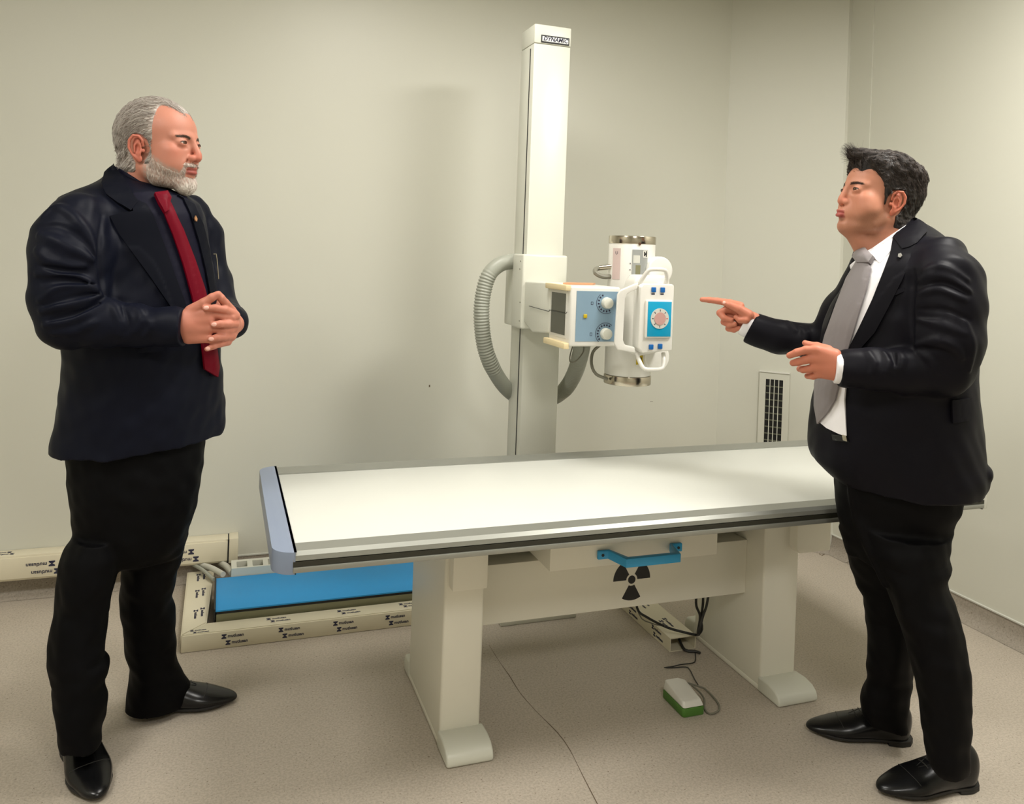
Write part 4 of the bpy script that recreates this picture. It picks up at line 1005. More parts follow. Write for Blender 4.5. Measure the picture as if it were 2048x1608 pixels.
    tf.offset_noise((-.34, -.34, .02), (.34, .34, 1.06), lambda X, Y, Z: .0026 * fz(X, Y, Z * 1.1) * sm(.9 - Z, 0, .5) + .0012 * fz2(X, Y, Z))
    Pt, Ft = tf.mesh(); mt = cloth_mat('black navy suit cloth', (.0022, .0022, .0028), .6, .05, spec=.2)
    to_obj('trousers', relax(Pt, Ft, 1), Ft, mt, e)
    # ---- jacket
    jf = Field((-.46, -.40, .72), (.44, .30, 1.62), .0033)
    jf.loft(rows_px(L, [(346, 214, 262, .03, .05), (358, 204, 292, .03, .075), (372, 182, 335, .02, .10), (388, 146, 380, .01, .12), (405, 116, 402, .01, .135), (430, 105, 412, .0, .15), (480, 100, 419, 0, .16), (560, 106, 431, 0, .175), (640, 114, 440, 0, .185), (700, 121, 442, 0, .188), (760, 121, 444, 0, .19), (830, 110, 446, 0, .188), (862, 103, 445, 0, .186), (881, 99, 440, 0, .184)]), slope=(.09, 0), k=.01)
    jf.ell(L(428, 835, -.02), (.025, .05, .05), k=.03)
    torso = Field(jf.lo, jf.lo + .01, .0033); torso.ax = jf.ax; torso.D = jf.D.copy()
    jf.chain([L(154, 438, -.13), L(142, 478, -.155), L(141, 520, -.17), L(140, 590, -.182), L(138, 632, -.19)], [.068, .086, .0915, .087, .074], k=.045, kk=.02)
    jf.chain([L(139, 636, -.19), L(200, 648, -.212), L(280, 652, -.235), L(340, 653, -.262), L(364, 654, -.276)], [.071, .058, .051, .0475, .046], k=.012, kk=.015)
    jf.ell(L(128, 652, -.185), (.055, .06, .045), k=.03)
    jf.chain([L(378, 432, .08), L(400, 470, .10), L(418, 560, .08), L(440, 622, .0)], [.062, .062, .060, .056], k=.02, kk=.02)
    jf.chain([L(440, 622, 0), L(457, 640, -.10), L(463, 648, -.17)], [.056, .047, .044], k=.01, kk=.01)
    # cuff cut
    cu = L(367, 655, -.28); n_ = L(367, 655, -.28) - L(300, 653, -.245); n_ /= np.linalg.norm(n_)
    r_ = jf.sub(cu - .08, cu + .08, 0); X, Y, Z = jf.grid(r_); pl = (X - cu[0]) * n_[0] + (Y - cu[1]) * n_[1] + (Z - cu[2]) * n_[2]
    nearcuff = ((X - cu[0]) ** 2 + (Y - cu[1]) ** 2 + (Z - cu[2]) ** 2 < .06 ** 2); 
    sub = jf.D[r_]; jf.D[r_] = np.where(nearcuff & (Y < -.2), np.maximum(sub, pl), sub).astype(np.float32)
    # folds in the near sleeve
    def surf(px, py, w0=-.45):
        d = dirL(px, py)[None]; H, ok = sl.raycast(camL, d, (-.45 - camL[1]), .9 - camL[1]); return H[0]
    sl = Field(jf.lo, jf.lo + .01, .0033); sl.ax = jf.ax; sl.D = jf.D.copy()
    def fold(pts, r0, sink=.35, k=.012, mode='u'):
        pts = smooth_path([(x, y, 0) for x, y in pts], 9)
        H = np.array([surf(p.x, p.y) for p in pts]); N = sl.grad(H, .01); n = len(H); rr = [max(.0015, r0 * math.sin(math.pi * (i + .6) / (n + .2)) ** .6) for i in range(n)]
        C_ = [h - nn * (r * sink if mode == 'u' else -r * .45) for h, nn, r in zip(H, N, rr)]; jf.chain(C_, rr, mode, k, kk=None)
    for pts, r0 in (([(84, 432), (112, 414), (145, 432), (178, 470), (192, 510)], .012), ([(78, 470), (110, 480), (150, 500), (186, 520)], .013), ([(74, 500), (96, 520), (130, 530), (170, 532)], .010),
                    ([(78, 548), (120, 546), (160, 556), (192, 576)], .013), ([(80, 600), (110, 578), (150, 570), (190, 580)], .009), ([(84, 622), (120, 612), (165, 602), (198, 590)], .011),
                    ([(90, 650), (140, 640), (185, 622), (214, 606)], .010), ([(218, 604), (232, 620), (240, 645), (236, 668)], .009), ([(262, 612), (282, 622), (284, 642), (270, 664)], .009),
                    ([(296, 636), (300, 655), (288, 672)], .006), ([(108, 668), (150, 662), (190, 646)], .009)): fold(pts, r0)
    for pts, r0 in (([(80, 455), (120, 452), (165, 480), (188, 512)], .006), ([(76, 530), (120, 540), (170, 545)], .005), ([(84, 566), (130, 560), (188, 570)], .006), ([(88, 612), (140, 596), (196, 588)], .006), ([(98, 642), (150, 628), (208, 606)], .006),
                    ([(206, 430), (200, 470), (200, 520), (206, 590)], .007), ([(246, 618), (256, 640), (252, 664)], .005)): fold(pts, r0, mode='s', k=.008)
    fz = waves(31, .12, 8); fz2 = waves(32, .05, 8)
    jf.offset_noise((-.46, -.40, .72), (.44, .30, 1.62), lambda X, Y, Z: .0022 * fz(X, Y, Z) + .0011 * fz2(X, Y, Z))
    Pj, Fj = jf.mesh(); mj = cloth_mat('navy satin suit cloth', (.0040, .0050, .0115), .5, .06, spec=.26)
    jk = to_obj('jacket', relax(Pj, Fj, 1), Fj, mj, e)
    mk_ = lambda nm, poly, off, th, m, **k: patch(nm, poly, torso, dirL, camL, m, jk if nm in ('lapel', 'jacket_collar', 'pocket_flap', 'button') else e, off, th, **k)
    msh = cloth_mat('navy shirt cotton', (.0048, .0048, .014), .6); mtie = mat('maroon tie silk', srgb(104, 0, 24), .55, spec=.12, var=.05, bump=.08, bscale=900)
    mk_('shirt', [(262, 388), (300, 385), (345, 392), (372, 395), (392, 440), (408, 500), (420, 560), (428, 620), (434, 690), (436, 752), (420, 752), (404, 700), (380, 640), (350, 560), (318, 480), (288, 425)], .004, .006, msh, step=5)
    mk_('tie', [(318, 398), (332, 397), (343, 420), (362, 460), (384, 520), (402, 575), (414, 620), (424, 680), (431, 735), (428, 754), (403, 738), (398, 690), (390, 640), (378, 590), (362, 530), (342, 470), (325, 428)], .013, .006, mtie, bulge=.004, step=3)
    mk_('tie_knot', [(306, 393), (330, 391), (337, 402), (333, 426), (325, 430), (315, 414)], .020, .012, mtie, bulge=.006, step=2.5)
    mlap = cloth_mat('navy lapel cloth', (.0032, .0040, .0085), .55, .05, spec=.2)
    mk_('lapel', [(262, 398), (292, 412), (305, 432), (330, 500), (352, 565), (374, 625), (382, 668), (365, 652), (330, 600), (300, 555), (268, 510), (240, 470), (221, 433), (246, 428), (266, 425)], .010, .009, mlap, step=4)
    mk_('lapel', [(352, 394), (362, 398), (377, 430), (392, 480), (406, 540), (415, 590), (421, 632), (427, 600), (422, 560), (413, 500), (401, 450), (384, 412)], .010, .009, mlap, step=4)
    mk_('jacket_collar', [(228, 334), (240, 352), (262, 385), (276, 408), (262, 424), (236, 410), (214, 392), (205, 372), (214, 350)], .011, .010, mlap, step=4)
    mk_('pocket_flap', [(276, 694), (326, 690), (327, 702), (277, 706)], .008, .006, mj, step=4)
    # shirt collar stands round the neck
    cf = Field(T.t + np.array([-.16, -.16, -.26]), T.t + np.array([.16, .14, -.02]), .0028)
    A_, B_ = T.fwd((-36, 0, -62)), T.fwd((-46, 0, -140)); ax_ = (B_ - A_); 
    cf.chain([A_ + np.array([-.004, 0, .006]), B_], [.073, .090], k=0)
    pl1 = L(300, 372, -.05); X, Y, Z = cf.grid((slice(None),) * 3)
    # upper rim runs from high at the nape down to the knot
    pa, pb = L(228, 333, .0), L(322, 392, -.06); sl_ = (pb[2] - pa[2]) / (pb[0] - pa[0])
    cf.D = np.maximum(cf.D, Z - (pa[2] + (X - pa[0]) * sl_ + .004)).astype(np.float32); cf.D = np.maximum(cf.D, (pa[2] + (X - pa[0]) * sl_ - .075) - Z).astype(np.float32)
    Pc, Fc = cf.mesh(); to_obj('shirt_collar', relax(Pc, Fc, 1), Fc, msh, e)
    pinm = mat('gold pin', srgb(200, 150, 110), .3, metal=.8)
    mk_('lapel_pin', [(381, 438), (383, 434), (386, 440), (385, 445), (382, 443)], .016, .004, pinm, step=2)
    # far breast pocket with pen
    mb = MB(); mb.tube([tuple(L(427, 508, -.02)), tuple(L(432, 508, -.02)), tuple(L(434, 520, -.02)), tuple(L(437, 558, -.01))], .0016, n=6); mb.build('pen_clip', M_STEEL, jk)
    # ---- shoes
    ml = mat('polished black leather', (.003, .003, .0035), .25, spec=.42); ms = mat('black sole', (.01, .009, .008), .6)
    tn = G(196, 1603); hn = G(150, 1500); v = (tn - hn)[:2]; v /= np.linalg.norm(v); shoe('shoe', e, tn[:2] - v * .295, tn[:2] + 0, ml, ms)
    hf_ = G(254, 1437); tf_ = G(463, 1414); v = (tf_ - hf_)[:2]; v /= np.linalg.norm(v); shoe('shoe', e, hf_[:2] + v * .01 + np.array([0, .03]), hf_[:2] + v * .30 + np.array([0, .03]), ml, ms)
    print('L feet', tn, hn, hf_, tf_)
    return e
def lashes(e, f, T):
    for s in (1, -1):
        q = np.array([(86, 19.5, 23), (91, 25, 26.5), (93, 31.5, 28), (91, 38, 27), (86, 44.5, 23.5)]) * np.array([1, s, 1]); q = np.array([T.fwd(p) for p in q]); q = f.snap(q, .0003, 4)
        mb = MB(); mb.tube([tuple(p) for p in q], .0009, n=6, step=.002); mb.build('eyelash', M_LASH, e)
M_LASH = mat('dark lashes', srgb(38, 26, 22), .7)
M_NAIL = mat('finger nail', srgb(226, 172, 158), .25)
def nails(e, L, f, pts):
    for px, py, hw in pts:
        d = L(px, py, 0) - L(px, py, -.5); H, ok = f.raycast(L(px, py, -.5), d[None], 0., .6)
        if not ok[0]: continue
        H = H[0]; N = f.grad(H)[0]; u = np.array([1, 0, 0]) - N * N[0]; u /= np.linalg.norm(u); v = np.cross(N, u)
        ball(H - N * .0014, .001, 'fingernail', M_NAIL, e, 16, (hw * .75, 5.2, 2.6), np.stack([u, v, N], 1))
def brows(e, f, T, body, P, m, w_, zb=37.):
    rg = np.random.default_rng(5); roots = []
    for s in (1, -1):
        for k in range(170):
            t = rg.random(); t = t ** (1 / w_ if w_ < 1 else 1); c = np.array([94 - 12 * t ** 2, s * (12 + 36 * t), zb + 3.2 * math.sin(t * 2.6) - 1.0 * t + 1.5 * (1 - t)]) + np.array([0, 0, rg.normal() * 1.5 * (1.1 - .55 * t)]); roots.append(T.fwd(c))
    for h_ in (0, 1):
      R_ = f.snap(np.array(roots[h_ * 170:(h_ + 1) * 170]), 0, 6)
      strands('eyebrow', R_, f, T, lambda q: np.stack([0 * q[:, 0] - .3, np.sign(q[:, 1]), .25 + 0 * q[:, 0]], 1), m, e, .009, .00045, 4, .0006, .2)
MAN_L = man_left()

# ------------------------------------------------------------------ the man on the right
def man_right():
    e, L, G, dirL, camL = person('person', 'dark-haired man in black suit, white shirt and grey tie pointing at the x-ray head', 1.115, 2.24)
    phi = math.radians(33); c, s = math.cos(phi), math.sin(phi); S_ = .00103
    M_ = np.array([[-c, s, 0], [-s, -c, 0], [0, 0, 1]]) @ roty(-9) @ rotx(0)
    ear = L(1786, 407, -72 * S_ * c); t = ear - M_ @ np.array([0, 72, 0]) * S_
    T = Xf(M_, t, S_)
    f = Field((-.66, -.42, .84), (.32, .28, 1.80), .0022)
    sculpt_head(f, T, dict(wide=5, cheek=4, nose=113, muzzle=3, open=1.6, lips=6.5, lid=2.7, mouth=19, top=2, fold=0))
    f.chain([(70, 0, -76), (40, 0, -98), (8, 0, -122)], [20, 26, 34], k=.02, T=T)      # soft throat
    f.chain([T.fwd((-22, 0, -25)), T.fwd((-36, 0, -85)), T.fwd((-52, 0, -150))], [.064, .067, .078], k=.02)
    f.chain([L(1815, 520, .02), L(1812, 600, 0), L(1800, 860, 0)], [.09, .13, .13], k=.03)
    f.chain([L(1830, 515, 0), L(1885, 545, -.13), L(1893, 640, -.18), L(1885, 730, -.2), L(1790, 742, -.225), L(1700, 738, -.25), L(1668, 734, -.262)], [.06, .05, .04, .036, .032, .029, .027], k=.02)
    f.chain([L(1790, 515, 0), L(1722, 560, .14), L(1650, 680, .16), L(1575, 676, .15), L(1500, 640, .14)], [.06, .045, .034, .03, .024], k=.02)
    def ch(pts, rr, k=.004, mode='u', kk=.003): f.chain([L(*p) for p in pts], rr, mode, k, kk=kk)
    # left hand, palm down, back of it towards the camera
    for a, b in (((1668, 712, -.268), (1630, 699, -.275)), ((1668, 722, -.268), (1626, 716, -.275)), ((1668, 736, -.264), (1630, 734, -.268)), ((1668, 746, -.258), (1640, 747, -.258))): ch([a, b], [.020, .0125], .012)
    ch([(1632, 700, -.277), (1612, 700, -.282), (1594, 705, -.284), (1579, 711, -.282)], [.0120, .0106, .0100, .0084])
    ch([(1628, 716, -.275), (1610, 720, -.278), (1596, 724, -.276), (1586, 726, -.272)], [.0120, .0108, .0100, .0088])
    ch([(1632, 734, -.268), (1618, 738, -.268), (1606, 739, -.262), (1599, 738, -.250)], [.0112, .0100, .0094, .0080])
    ch([(1640, 747, -.258), (1626, 752, -.254), (1615, 752, -.246)], [.0106, .0094, .0080])
    ch([(1655, 702, -.262), (1634, 693, -.256), (1618, 690, -.250), (1610, 686, -.246)], [.016, .0112, .0096, .0076])
    # right hand pointing
    ch([(1505, 640, .135), (1488, 632, .13), (1470, 618, .125)], [.024, .022, .016], .012)
    ch([(1500, 655, .14), (1482, 648, .14)], [.020, .017], .012)
    ch([(1480, 612, .125), (1460, 606, .122), (1436, 602, .120), (1418, 600, .118), (1404, 599, .117)], [.0140, .0118, .0104, .0094, .0078])
    ch([(1496, 630, .11), (1478, 618, .10), (1460, 610, .098), (1448, 606, .098)], [.018, .0140, .0110, .0084])
    ch([(1472, 622, .13), (1452, 620, .125), (1440, 626, .115), (1448, 636, .105), (1462, 640, .105)], [.0130, .0120, .0112, .0100, .0084])
    ch([(1474, 634, .138), (1456, 636, .13), (1448, 644, .12), (1458, 650, .11), (1470, 648, .108)], [.0120, .0112, .0104, .0092, .0080])
    ch([(1480, 648, .145), (1464, 652, .135), (1457, 657, .125), (1468, 660, .118), (1478, 656, .115)], [.0110, .0104, .0096, .0086, .0074])
    ch([(1492, 640, .10), (1480, 640, .10), (1472, 634, .103)], [.012, .010, .008], .006)
    P, F_ = f.mesh(); P = relax(P, F_, 1, .35)
    skin = skin_mat('light brown skin', srgb(190, 130, 104), srgb(166, 84, 76), srgb(120, 82, 58))
    body = to_obj('body', P, F_, skin, e)
    x, y, z = T.inv(P).T; hd = z > -140; ay = np.abs(y)
    lip = sm(x, 90, 96) * (1 - sm(ay, 15, 19)) * sm(z, -57, -53.5) * (1 - sm(z, -36.5, -34)) * hd
    fl = (np.exp(-((x - 104) / 16) ** 2 - (y / 18) ** 2 - ((z + 10) / 16) ** 2) * .6 + np.exp(-((x - 66) / 24) ** 2 - ((ay - 48) / 16) ** 2 - ((z + 2) / 20) ** 2) * .35 + .7 * (ay > 74) * hd * (z > -40)) * hd + (z < -200) * .45
    st = sm(x, 0, 18) * (1 - sm(z + .55 * np.maximum(x - 20, 0), -26, -2)) * sm(z, -112, -84) * (ay < 76) * (1 - .5 * sm(x, 60, 85)) * .62 * hd
    nz = waves(3, 3.2, 9)(x, y, z); paint(body, 'lip', lip); paint(body, 'flush', np.clip(fl, 0, 1)); paint(body, 'stubble', np.clip(st * (1 + .10 * nz), 0, .8))
    eyes(T, e, (.96, .10, -.10))
    lashes(e, f, T)
    nails(e, L, f, [(1448, 605, 7)])
    # hair: short back and sides, longer on top, quiff at the front
    def hm(x, y, z):
        ay = np.abs(y); xs_ = 37 + .75 * np.clip(z - 48, 0, 60); xh = xs_ + (86 - xs_) * (1 - sm(ay, 30, 56)); 
        top_ = sm(xh - x, 0, 7) * sm(z, 34 + 34 * sm(x, 30, 70), 44 + 36 * sm(x, 30, 70))
        side = sm(32 - 8 * sm(-z, -40, 0) - x, 0, 5) * sm(z, -10, -2) * sm(x, 8, 13)
        back = sm(-14 - x, 0, 5) * sm(z, -66, -56)
        ear_ = (1 - sm(np.sqrt(((x + 8) / 25) ** 2 + ((z - 3) / 34) ** 2), .95, 1.1)) * (ay > 50)
        mid = sm(20 - x, 0, 4) * sm(z, 30, 36)
        return np.maximum(np.maximum(np.maximum(top_, side), back), mid) * (1 - ear_)
    hf = Field(T.t - .17, T.t + .20, .0022)
    X, Y, Z = [a[..., None] for a in np.meshgrid(*hf.ax, indexing='ij')]; PP = np.concatenate([X, Y, Z], 3).reshape(-1, 3)
    # quiff volume grows with the field itself
    q2 = Field(hf.lo, hf.lo + .01, .0022); q2.ax = hf.ax; q2.D = f.sample(PP).reshape(hf.D.shape).astype(np.float32); base = q2.D.ravel().copy()
    hx, hy, hz = T.inv(PP).T; mk = hm(hx, hy, hz)
    tn = waves(41, 22, 9)(hx, hy, hz); tn2 = waves(42, 9, 9)(hx * .5, hy, hz)
    topv = sm(hz, 60, 110); th = -4 + mk * (9.5 + 11 * topv + 5 * sm(hx, 20, 80) * topv + 5 * sm(-hx, 70, 96) + 1.6 * tn * (.3 + topv) + .9 * tn2)
    hf.D = np.where(mk > .02, base - th * .001, .02).reshape(hf.D.shape).astype(np.float32)
    hf.chain([(40, 4, 128), (72, 0, 128), (94, -2, 124), (108, -2, 128)], [15, 14, 11, 4], k=.012, T=T); hf.chain([(50, 26, 118), (80, 22, 116), (98, 18, 116)], [12, 10, 3], k=.012, T=T); hf.chain([(50, -26, 118), (80, -24, 116), (96, -20, 118)], [12, 10, 3], k=.012, T=T)
    Ph, Fh = hf.mesh(); mh = hair_mat('dark brown hair', srgb(20, 16, 14), srgb(78, 66, 57), .62)
    hair = to_obj('hair', relax(Ph, Fh, 1, .4), Fh, mh, e); qh = T.inv(Ph); paint(hair, 'shade', .12 + .12 * waves(9, 8)(*qh.T))
    rg = np.random.default_rng(3); cand = np.where((qh[:, 2] > 62) & (hf.sample(Ph) < .003))[0]
    def comb(q):
        x, y, z = q.T; fr = sm(x, 10, 60); return np.stack([-.4 + 1.3 * fr, .2 * np.sign(y) * (1 - fr) + .3 * np.sin(x * .09 + z * .07), -.35 * (1 - fr) + .1 * fr - .8 * sm(-x, 40, 85)], 1)
    strands('hair_strands', Ph[rg.choice(cand, 5200)], hf, T, comb, mh, hair, .034, .0006, 8, .0009, .16, .20, .0028)
    cand = np.where((qh[:, 2] <= 66) & (hm(*qh.T) > .3))[0]
    strands('side_hairs', Ph[rg.choice(cand, 1500)], hf, T, lambda q: np.stack([-.45 + 0 * q[:, 0], 0 * q[:, 0], -1 + 0 * q[:, 0]], 1), mh, hair, .013, .0005, 4, .0005, .25, .1, .0012, 6)
    cand = np.where((qh[:, 0] > 80) & (qh[:, 2] > 104))[0]
    if len(cand): strands('quiff_hairs', Ph[rg.choice(cand, 260)], hf, T, lambda q: np.stack([.9 + 0 * q[:, 0], .1 * q[:, 1] * .05, .55 + 0 * q[:, 0]], 1), mh, hair, .028, .0006, 6, .001, .35, .2, .018, 7)
    brows(e, f, T, body, P, hair_mat('dark brow', srgb(40, 26, 20), srgb(80, 58, 46)), 1, 37)
    # ---- trousers
    tf = Field((-.30, -.34, .02), (.36, .34, 1.06), .0036)
    tf.loft(rows_px(L, [(855, 1672, 1960, 0, .155), (900, 1668, 1958, 0, .16), (940, 1666, 1940, -.01, .15), (1000, 1668, 1926, -.03, .12), (1045, 1673, 1906, -.03, .11), (1080, 1684, 1900, -.03, .11), (1120, 1694, 1900, -.02, .09)]))
    tf.loft(rows_px(L, [(1060, 1674, 1830, .01, .09), (1085, 1686, 1828, .02, .09), (1130, 1696, 1826, .05, .09), (1165, 1708, 1826, .09, .09), (1200, 1724, 1828, .10, .085), (1240, 1730, 1830, .11, .08), (1290, 1735, 1830, .11, .078), (1335, 1731, 1829, .115, .075), (1358, 1731, 1827, .12, .072), (1380, 1725, 1822, .12, .07), (1405, 1718, 1817, .12, .068), (1430, 1722, 1817, .12, .06), (1452, 1735, 1819, .12, .05)]), k=.02)
    tf.loft(rows_px(L, [(1060, 1720, 1903, -.05, .12), (1085, 1728, 1900, -.06, .12), (1108, 1736, 1897, -.07, .115), (1126, 1744, 1903, -.075, .11), (1142, 1752, 1896, -.08, .11), (1170, 1764, 1898, -.085, .105), (1200, 1776, 1914, -.09, .10), (1228, 1786, 1921, -.095, .10), (1262, 1800, 1930, -.10, .095), (1310, 1814, 1938, -.11, .088), (1355, 1827, 1943, -.12, .08), (1385, 1834, 1945, -.125, .075), (1430, 1839, 1946, -.13, .072), (1480, 1845, 1941, -.135, .07), (1520, 1850, 1944, -.14, .068), (1538, 1858, 1944, -.14, .062)]), k=.02)
    fz = waves(51, .11, 8); fz2 = waves(52, .05, 8)
    tf.offset_noise((-.30, -.34, .02), (.36, .34, 1.06), lambda X, Y, Z: .0026 * fz(X, Y, Z) * sm(.95 - Z, 0, .5) + .0012 * fz2(X, Y, Z))
    tf.chain([L(1690, 885, -.13), L(1694, 950, -.13), L(1712, 1040, -.12), L(1745, 1120, -.13), L(1768, 1170, -.14)], [.004, .005, .005, .005, .003], k=.02)
    Pt, Ft = tf.mesh(); mt = cloth_mat('black suit trousers cloth', (.0024, .0022, .0026), .6, .05, spec=.2); to_obj('trousers', relax(Pt, Ft, 1), Ft, mt, e)
    # ---- jacket
    jf = Field((-.54, -.40, .74), (.34, .30, 1.56), .0033)
    rows = [(446, 1826, 1848, .03, .04), (456, 1808, 1866, .03, .07), (470, 1790, 1887, .02, .095), (488, 1762, 1905, .01, .12), (510, 1728, 1925, .01, .14), (540, 1708, 1938, 0, .16), (575, 1688, 1950, 0, .175), (620, 1662, 1957, 0, .185), (660, 1645, 1958, 0, .19), (710, 1638, 1958, 0, .195), (760, 1632, 1959, 0, .2), (810, 1624, 1966, 0, .2), (850, 1619, 1971, 0, .198), (900, 1614, 1975, 0, .195), (925, 1620, 1979, 0, .19), (945, 1638, 1980, 0, .185), (970, 1666, 1970, 0, .18)]
    jf.loft(rows_px(L, rows), slope=(-.03, 0), k=.01)
    jf.ell(L(1974, 946, 0), (.014, .04, .018), k=.012)
    torso = Field(jf.lo, jf.lo + .01, .0033); torso.ax = jf.ax; torso.D = jf.D.copy()
    jf.chain([L(1882, 520, -.11), L(1891, 560, -.15), L(1894, 610, -.17), L(1893, 680, -.186), L(1888, 730, -.19)], [.064, .082, .0865, .086, .074], k=.045, kk=.02)
    jf.chain([L(1884, 735, -.19), L(1810, 742, -.215), L(1750, 740, -.235), L(1694, 737, -.252)], [.071, .0565, .051, .0505], k=.012, kk=.015)
    jf.chain([L(1740, 540, .10), L(1690, 620, .15), L(1652, 676, .165)], [.06, .06, .056], k=.02, kk=.02)
    jf.chain([L(1652, 678, .165), L(1610, 680, .165), L(1560, 676, .155), L(1504, 656, .145)], [.056, .052, .0525, .050], k=.01, kk=.012)
    def cut(c_, d_, rad, side):
        c_, d_ = np.array(c_), np.array(d_) / np.linalg.norm(d_); r_ = jf.sub(c_ - rad - .02, c_ + rad + .02, 0); X, Y, Z = jf.grid(r_); pl = (X - c_[0]) * d_[0] + (Y - c_[1]) * d_[1] + (Z - c_[2]) * d_[2]
        near = ((X - c_[0]) ** 2 + (Y - c_[1]) ** 2 + (Z - c_[2]) ** 2 < rad ** 2) & ((Y < -.17) if side < 0 else (Y > .05)); sub = jf.D[r_]; jf.D[r_] = np.where(near, np.maximum(sub, pl), sub).astype(np.float32)
    cut(L(1676, 737, -.26), L(1676, 737, -.26) - L(1750, 740, -.235), .07, -1)
    cut(L(1502, 655, .145), L(1490, 650, .143) - L(1560, 686, .15), .075, 1)
    sl = Field(jf.lo, jf.lo + .01, .0033); sl.ax = jf.ax; sl.D = jf.D.copy()
    def surf(px, py):
        H, ok = sl.raycast(camL, dirL(px, py)[None], (-.45 - camL[1]), .9 - camL[1]); return H[0]
    def fold(pts, r0, sink=.35, k=.012, mode='u'):
        pts = smooth_path([(x, y, 0) for x, y in pts], 9); H = np.array([surf(p.x, p.y) for p in pts]); N = sl.grad(H, .01); n = len(H); rr = [max(.0015, r0 * math.sin(math.pi * (i + .6) / (n + .2)) ** .6) for i in range(n)]
        jf.chain([h - nn * (r * sink if mode == 'u' else -r * .45) for h, nn, r in zip(H, N, rr)], rr, mode, k, kk=None)
    for pts, r0 in (([(1850, 542), (1876, 534), (1905, 542), (1936, 560)], .009), ([(1838, 560), (1870, 552), (1905, 560), (1940, 582)], .008), ([(1836, 588), (1880, 580), (1930, 600)], .007), ([(1835, 640), (1880, 650), (1930, 668)], .008),
                    ([(1830, 690), (1870, 684), (1905, 694), (1925, 716)], .010), ([(1840, 706), (1862, 722), (1872, 744)], .009), ([(1795, 702), (1802, 718), (1800, 736)], .008), ([(1768, 704), (1776, 722), (1770, 744)], .007), ([(1738, 706), (1748, 726), (1742, 748)], .005),
                    ([(1930, 640), (1945, 690), (1938, 740)], .008), ([(1600, 652), (1612, 668), (1608, 690)], .006), ([(1575, 645), (1590, 660)], .006)): fold(pts, r0)
    for pts, r0 in (([(1826, 540), (1824, 600), (1824, 660), (1826, 698)], .008), ([(1840, 572), (1890, 566), (1938, 590)], .004), ([(1836, 618), (1890, 620), (1940, 640)], .005), ([(1850, 696), (1890, 706), (1915, 728)], .005), ([(1786, 708), (1790, 730)], .004)): fold(pts, r0, mode='s', k=.008)
    fz = waves(61, .12, 8); fz2 = waves(62, .05, 8)
    jf.offset_noise((-.54, -.40, .74), (.34, .30, 1.56), lambda X, Y, Z: .0020 * fz(X, Y, Z) + .0010 * fz2(X, Y, Z))
    Pj, Fj = jf.mesh(); mj = cloth_mat('charcoal black suit cloth', (.0046, .0042, .0070), .5, .06, spec=.26); jk = to_obj('jacket', relax(Pj, Fj, 1), Fj, mj, e)
    pa_ = lambda nm, poly, off, th, m, par=None, **k: patch(nm, poly, torso, dirL, camL, m, par or e, off, th, **k)
    mw = mat('white shirt cotton', srgb(236, 234, 236), .6, spec=.2, bump=.06, bscale=1200); mtie = mat('grey tie silk', srgb(128, 122, 122), .5, spec=.25, var=.04, bump=.1, bscale=1600)
    shirt = pa_('shirt', [(1746, 500), (1790, 478), (1812, 458), (1800, 500), (1782, 545), (1760, 600), (1735, 660), (1712, 700), (1696, 730), (1690, 800), (1694, 872), (1680, 868), (1655, 856), (1643, 846), (1638, 800), (1645, 740), (1664, 670), (1694, 592), (1719, 522)], .004, .006, mw, step=4)
    pa_('tie', [(1724, 520), (1740, 524), (1746, 540), (1738, 580), (1722, 630), (1704, 690), (1690, 740), (1676, 800), (1662, 824), (1642, 848), (1636, 812), (1637, 770), (1645, 720), (1658, 670), (1680, 610), (1700, 560)], .013, .006, mtie, bulge=.004, step=3)
    pa_('tie_knot', [(1720, 506), (1740, 505), (1754, 520), (1746, 532), (1724, 532), (1716, 520)], .020, .012, mtie, bulge=.006, step=2.5)
    mlap = cloth_mat('charcoal lapel cloth', (.0042, .0038, .0060), .55, .05, spec=.22)
    pa_('lapel', [(1790, 478), (1808, 500), (1836, 484), (1826, 510), (1806, 560), (1776, 620), (1752, 665), (1722, 700), (1700, 700), (1722, 655), (1748, 600), (1770, 545), (1783, 510)], .010, .009, mlap, jk, step=4)
    pa_('lapel', [(1726, 514), (1727, 524), (1710, 562), (1692, 610), (1674, 660), (1662, 700), (1652, 700), (1658, 662), (1676, 612), (1700, 562), (1717, 530)], .012, .009, mlap, jk, step=4)
    pa_('jacket_collar', [(1832, 441), (1851, 457), (1852, 470), (1834, 490), (1820, 498), (1806, 502), (1790, 480), (1806, 462), (1822, 450)], .012, .010, mlap, jk, step=4)
    pa_('breast_pocket_welt', [(1764, 592), (1808, 576), (1809, 584), (1766, 602)], .008, .004, mj, jk, step=3)
    pa_('pocket_flap', [(1900, 800), (1936, 796), (1938, 840), (1902, 846)], .008, .006, mj, jk, step=4)
    pa_('lapel_pin', [(1799, 515), (1804, 513), (1806, 519), (1802, 523), (1798, 521)], .016, .003, mat('silver pin', srgb(190, 190, 185), .3, metal=.9), step=2)
    mbt = mat('suit button', (.01, .01, .011), .3)
    pa_('belt', [(1666, 868), (1694, 872), (1700, 884), (1668, 880)], .006, .006, ML_BELT, step=3); pa_('belt_buckle', [(1688, 869), (1696, 871), (1698, 882), (1690, 880)], .010, .006, M_STEEL, step=2)
    # shirt collar
    cf = Field(T.t + np.array([-.17, -.17, -.27]), T.t + np.array([.17, .15, -.01]), .0028)
    A_, B_ = T.fwd((-33, 0, -62)), T.fwd((-46, 0, -140)); cf.chain([A_, B_], [.077, .092], k=0)
    X, Y, Z = cf.grid((slice(None),) * 3); pa, pb = L(1832, 440, .0), L(1736, 505, -.06); g_ = (pb[2] - pa[2]) / (pb[0] - pa[0])
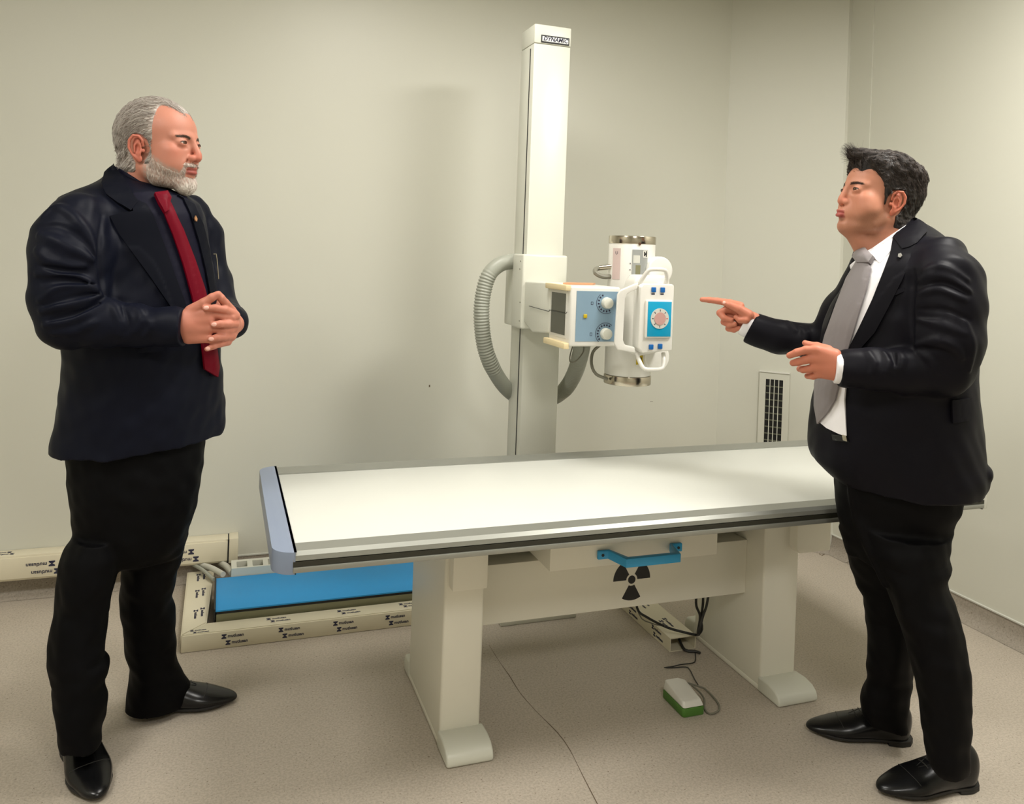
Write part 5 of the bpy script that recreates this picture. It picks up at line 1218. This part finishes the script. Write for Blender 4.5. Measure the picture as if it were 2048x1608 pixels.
    cf.D = np.maximum(cf.D, Z - (pa[2] + (X - pa[0]) * g_ + .004)).astype(np.float32); cf.D = np.maximum(cf.D, (pa[2] + (X - pa[0]) * g_ - .060) - Z).astype(np.float32)
    Pc, Fc = cf.mesh(); sc_ = to_obj('shirt_collar', relax(Pc, Fc, 1), Fc, mw, e)
    patch('collar_leaf', [(1833, 442), (1780, 478), (1736, 504), (1748, 516), (1762, 528), (1770, 520), (1796, 488), (1818, 462)], minf(cf, torso), dirL, camL, mw, sc_, .006, .004, step=3)
    # white cuffs
    cu = Field((-.54, -.40, .74), (.34, .30, 1.56), .0033)
    cu.chain([L(1700, 737, -.25), L(1673, 735, -.262)], [.043, .041], k=0); a = L(1668, 734, -.262)
    cutp(cu, a, a - L(1750, 740, -.235)); cutp(cu, L(1690, 737, -.255), L(1750, 740, -.235) - a); Pq, Fq = cu.mesh(); to_obj('shirt_cuff', Pq, Fq, mw, e)
    cu = Field((-.54, -.40, .74), (.34, .30, 1.56), .0033)
    cu.chain([L(1515, 658, .148), L(1488, 645, .14)], [.044, .041], k=0); a = L(1489, 645, .143)
    cutp(cu, a, a - L(1550, 680, .15)); cutp(cu, L(1510, 656, .146), L(1550, 680, .15) - a); Pq, Fq = cu.mesh(); to_obj('shirt_cuff', Pq, Fq, mw, e)
    ml = mat('polished black dress leather', (.003, .003, .0035), .28, spec=.4); ms = mat('black shoe sole', (.01, .009, .008), .6)
    h1, t1 = G(1822, 1496), G(1616, 1474); v = (t1 - h1)[:2]; v /= np.linalg.norm(v); shoe('shoe', e, h1[:2] + np.array([0, .035]), h1[:2] + np.array([0, .035]) + v * .292, ml, ms)
    h2, t2 = G(1952, 1585), G(1768, 1604); v = (t2 - h2)[:2]; v /= np.linalg.norm(v); shoe('shoe', e, h2[:2] + np.array([0, .04]), h2[:2] + np.array([0, .04]) + v * .290, ml, ms)
    print('R feet', h1, t1, h2, t2)
    return e
def minf(a, b):
    g = Field(a.lo, a.lo + .01, a.h); g.ax = a.ax; X, Y, Z = np.meshgrid(*a.ax, indexing='ij'); g.D = np.minimum(a.D, b.sample(np.stack([X, Y, Z], -1).reshape(-1, 3)).reshape(a.D.shape)).astype(np.float32); return g
def cutp(f, c, d):
    d = np.array(d) / np.linalg.norm(d); X, Y, Z = f.grid((slice(None),) * 3); f.D = np.maximum(f.D, (X - c[0]) * d[0] + (Y - c[1]) * d[1] + (Z - c[2]) * d[2]).astype(np.float32)
ML_BELT = mat('black belt leather', (.006, .006, .006), .3)
MAN_R = man_right()
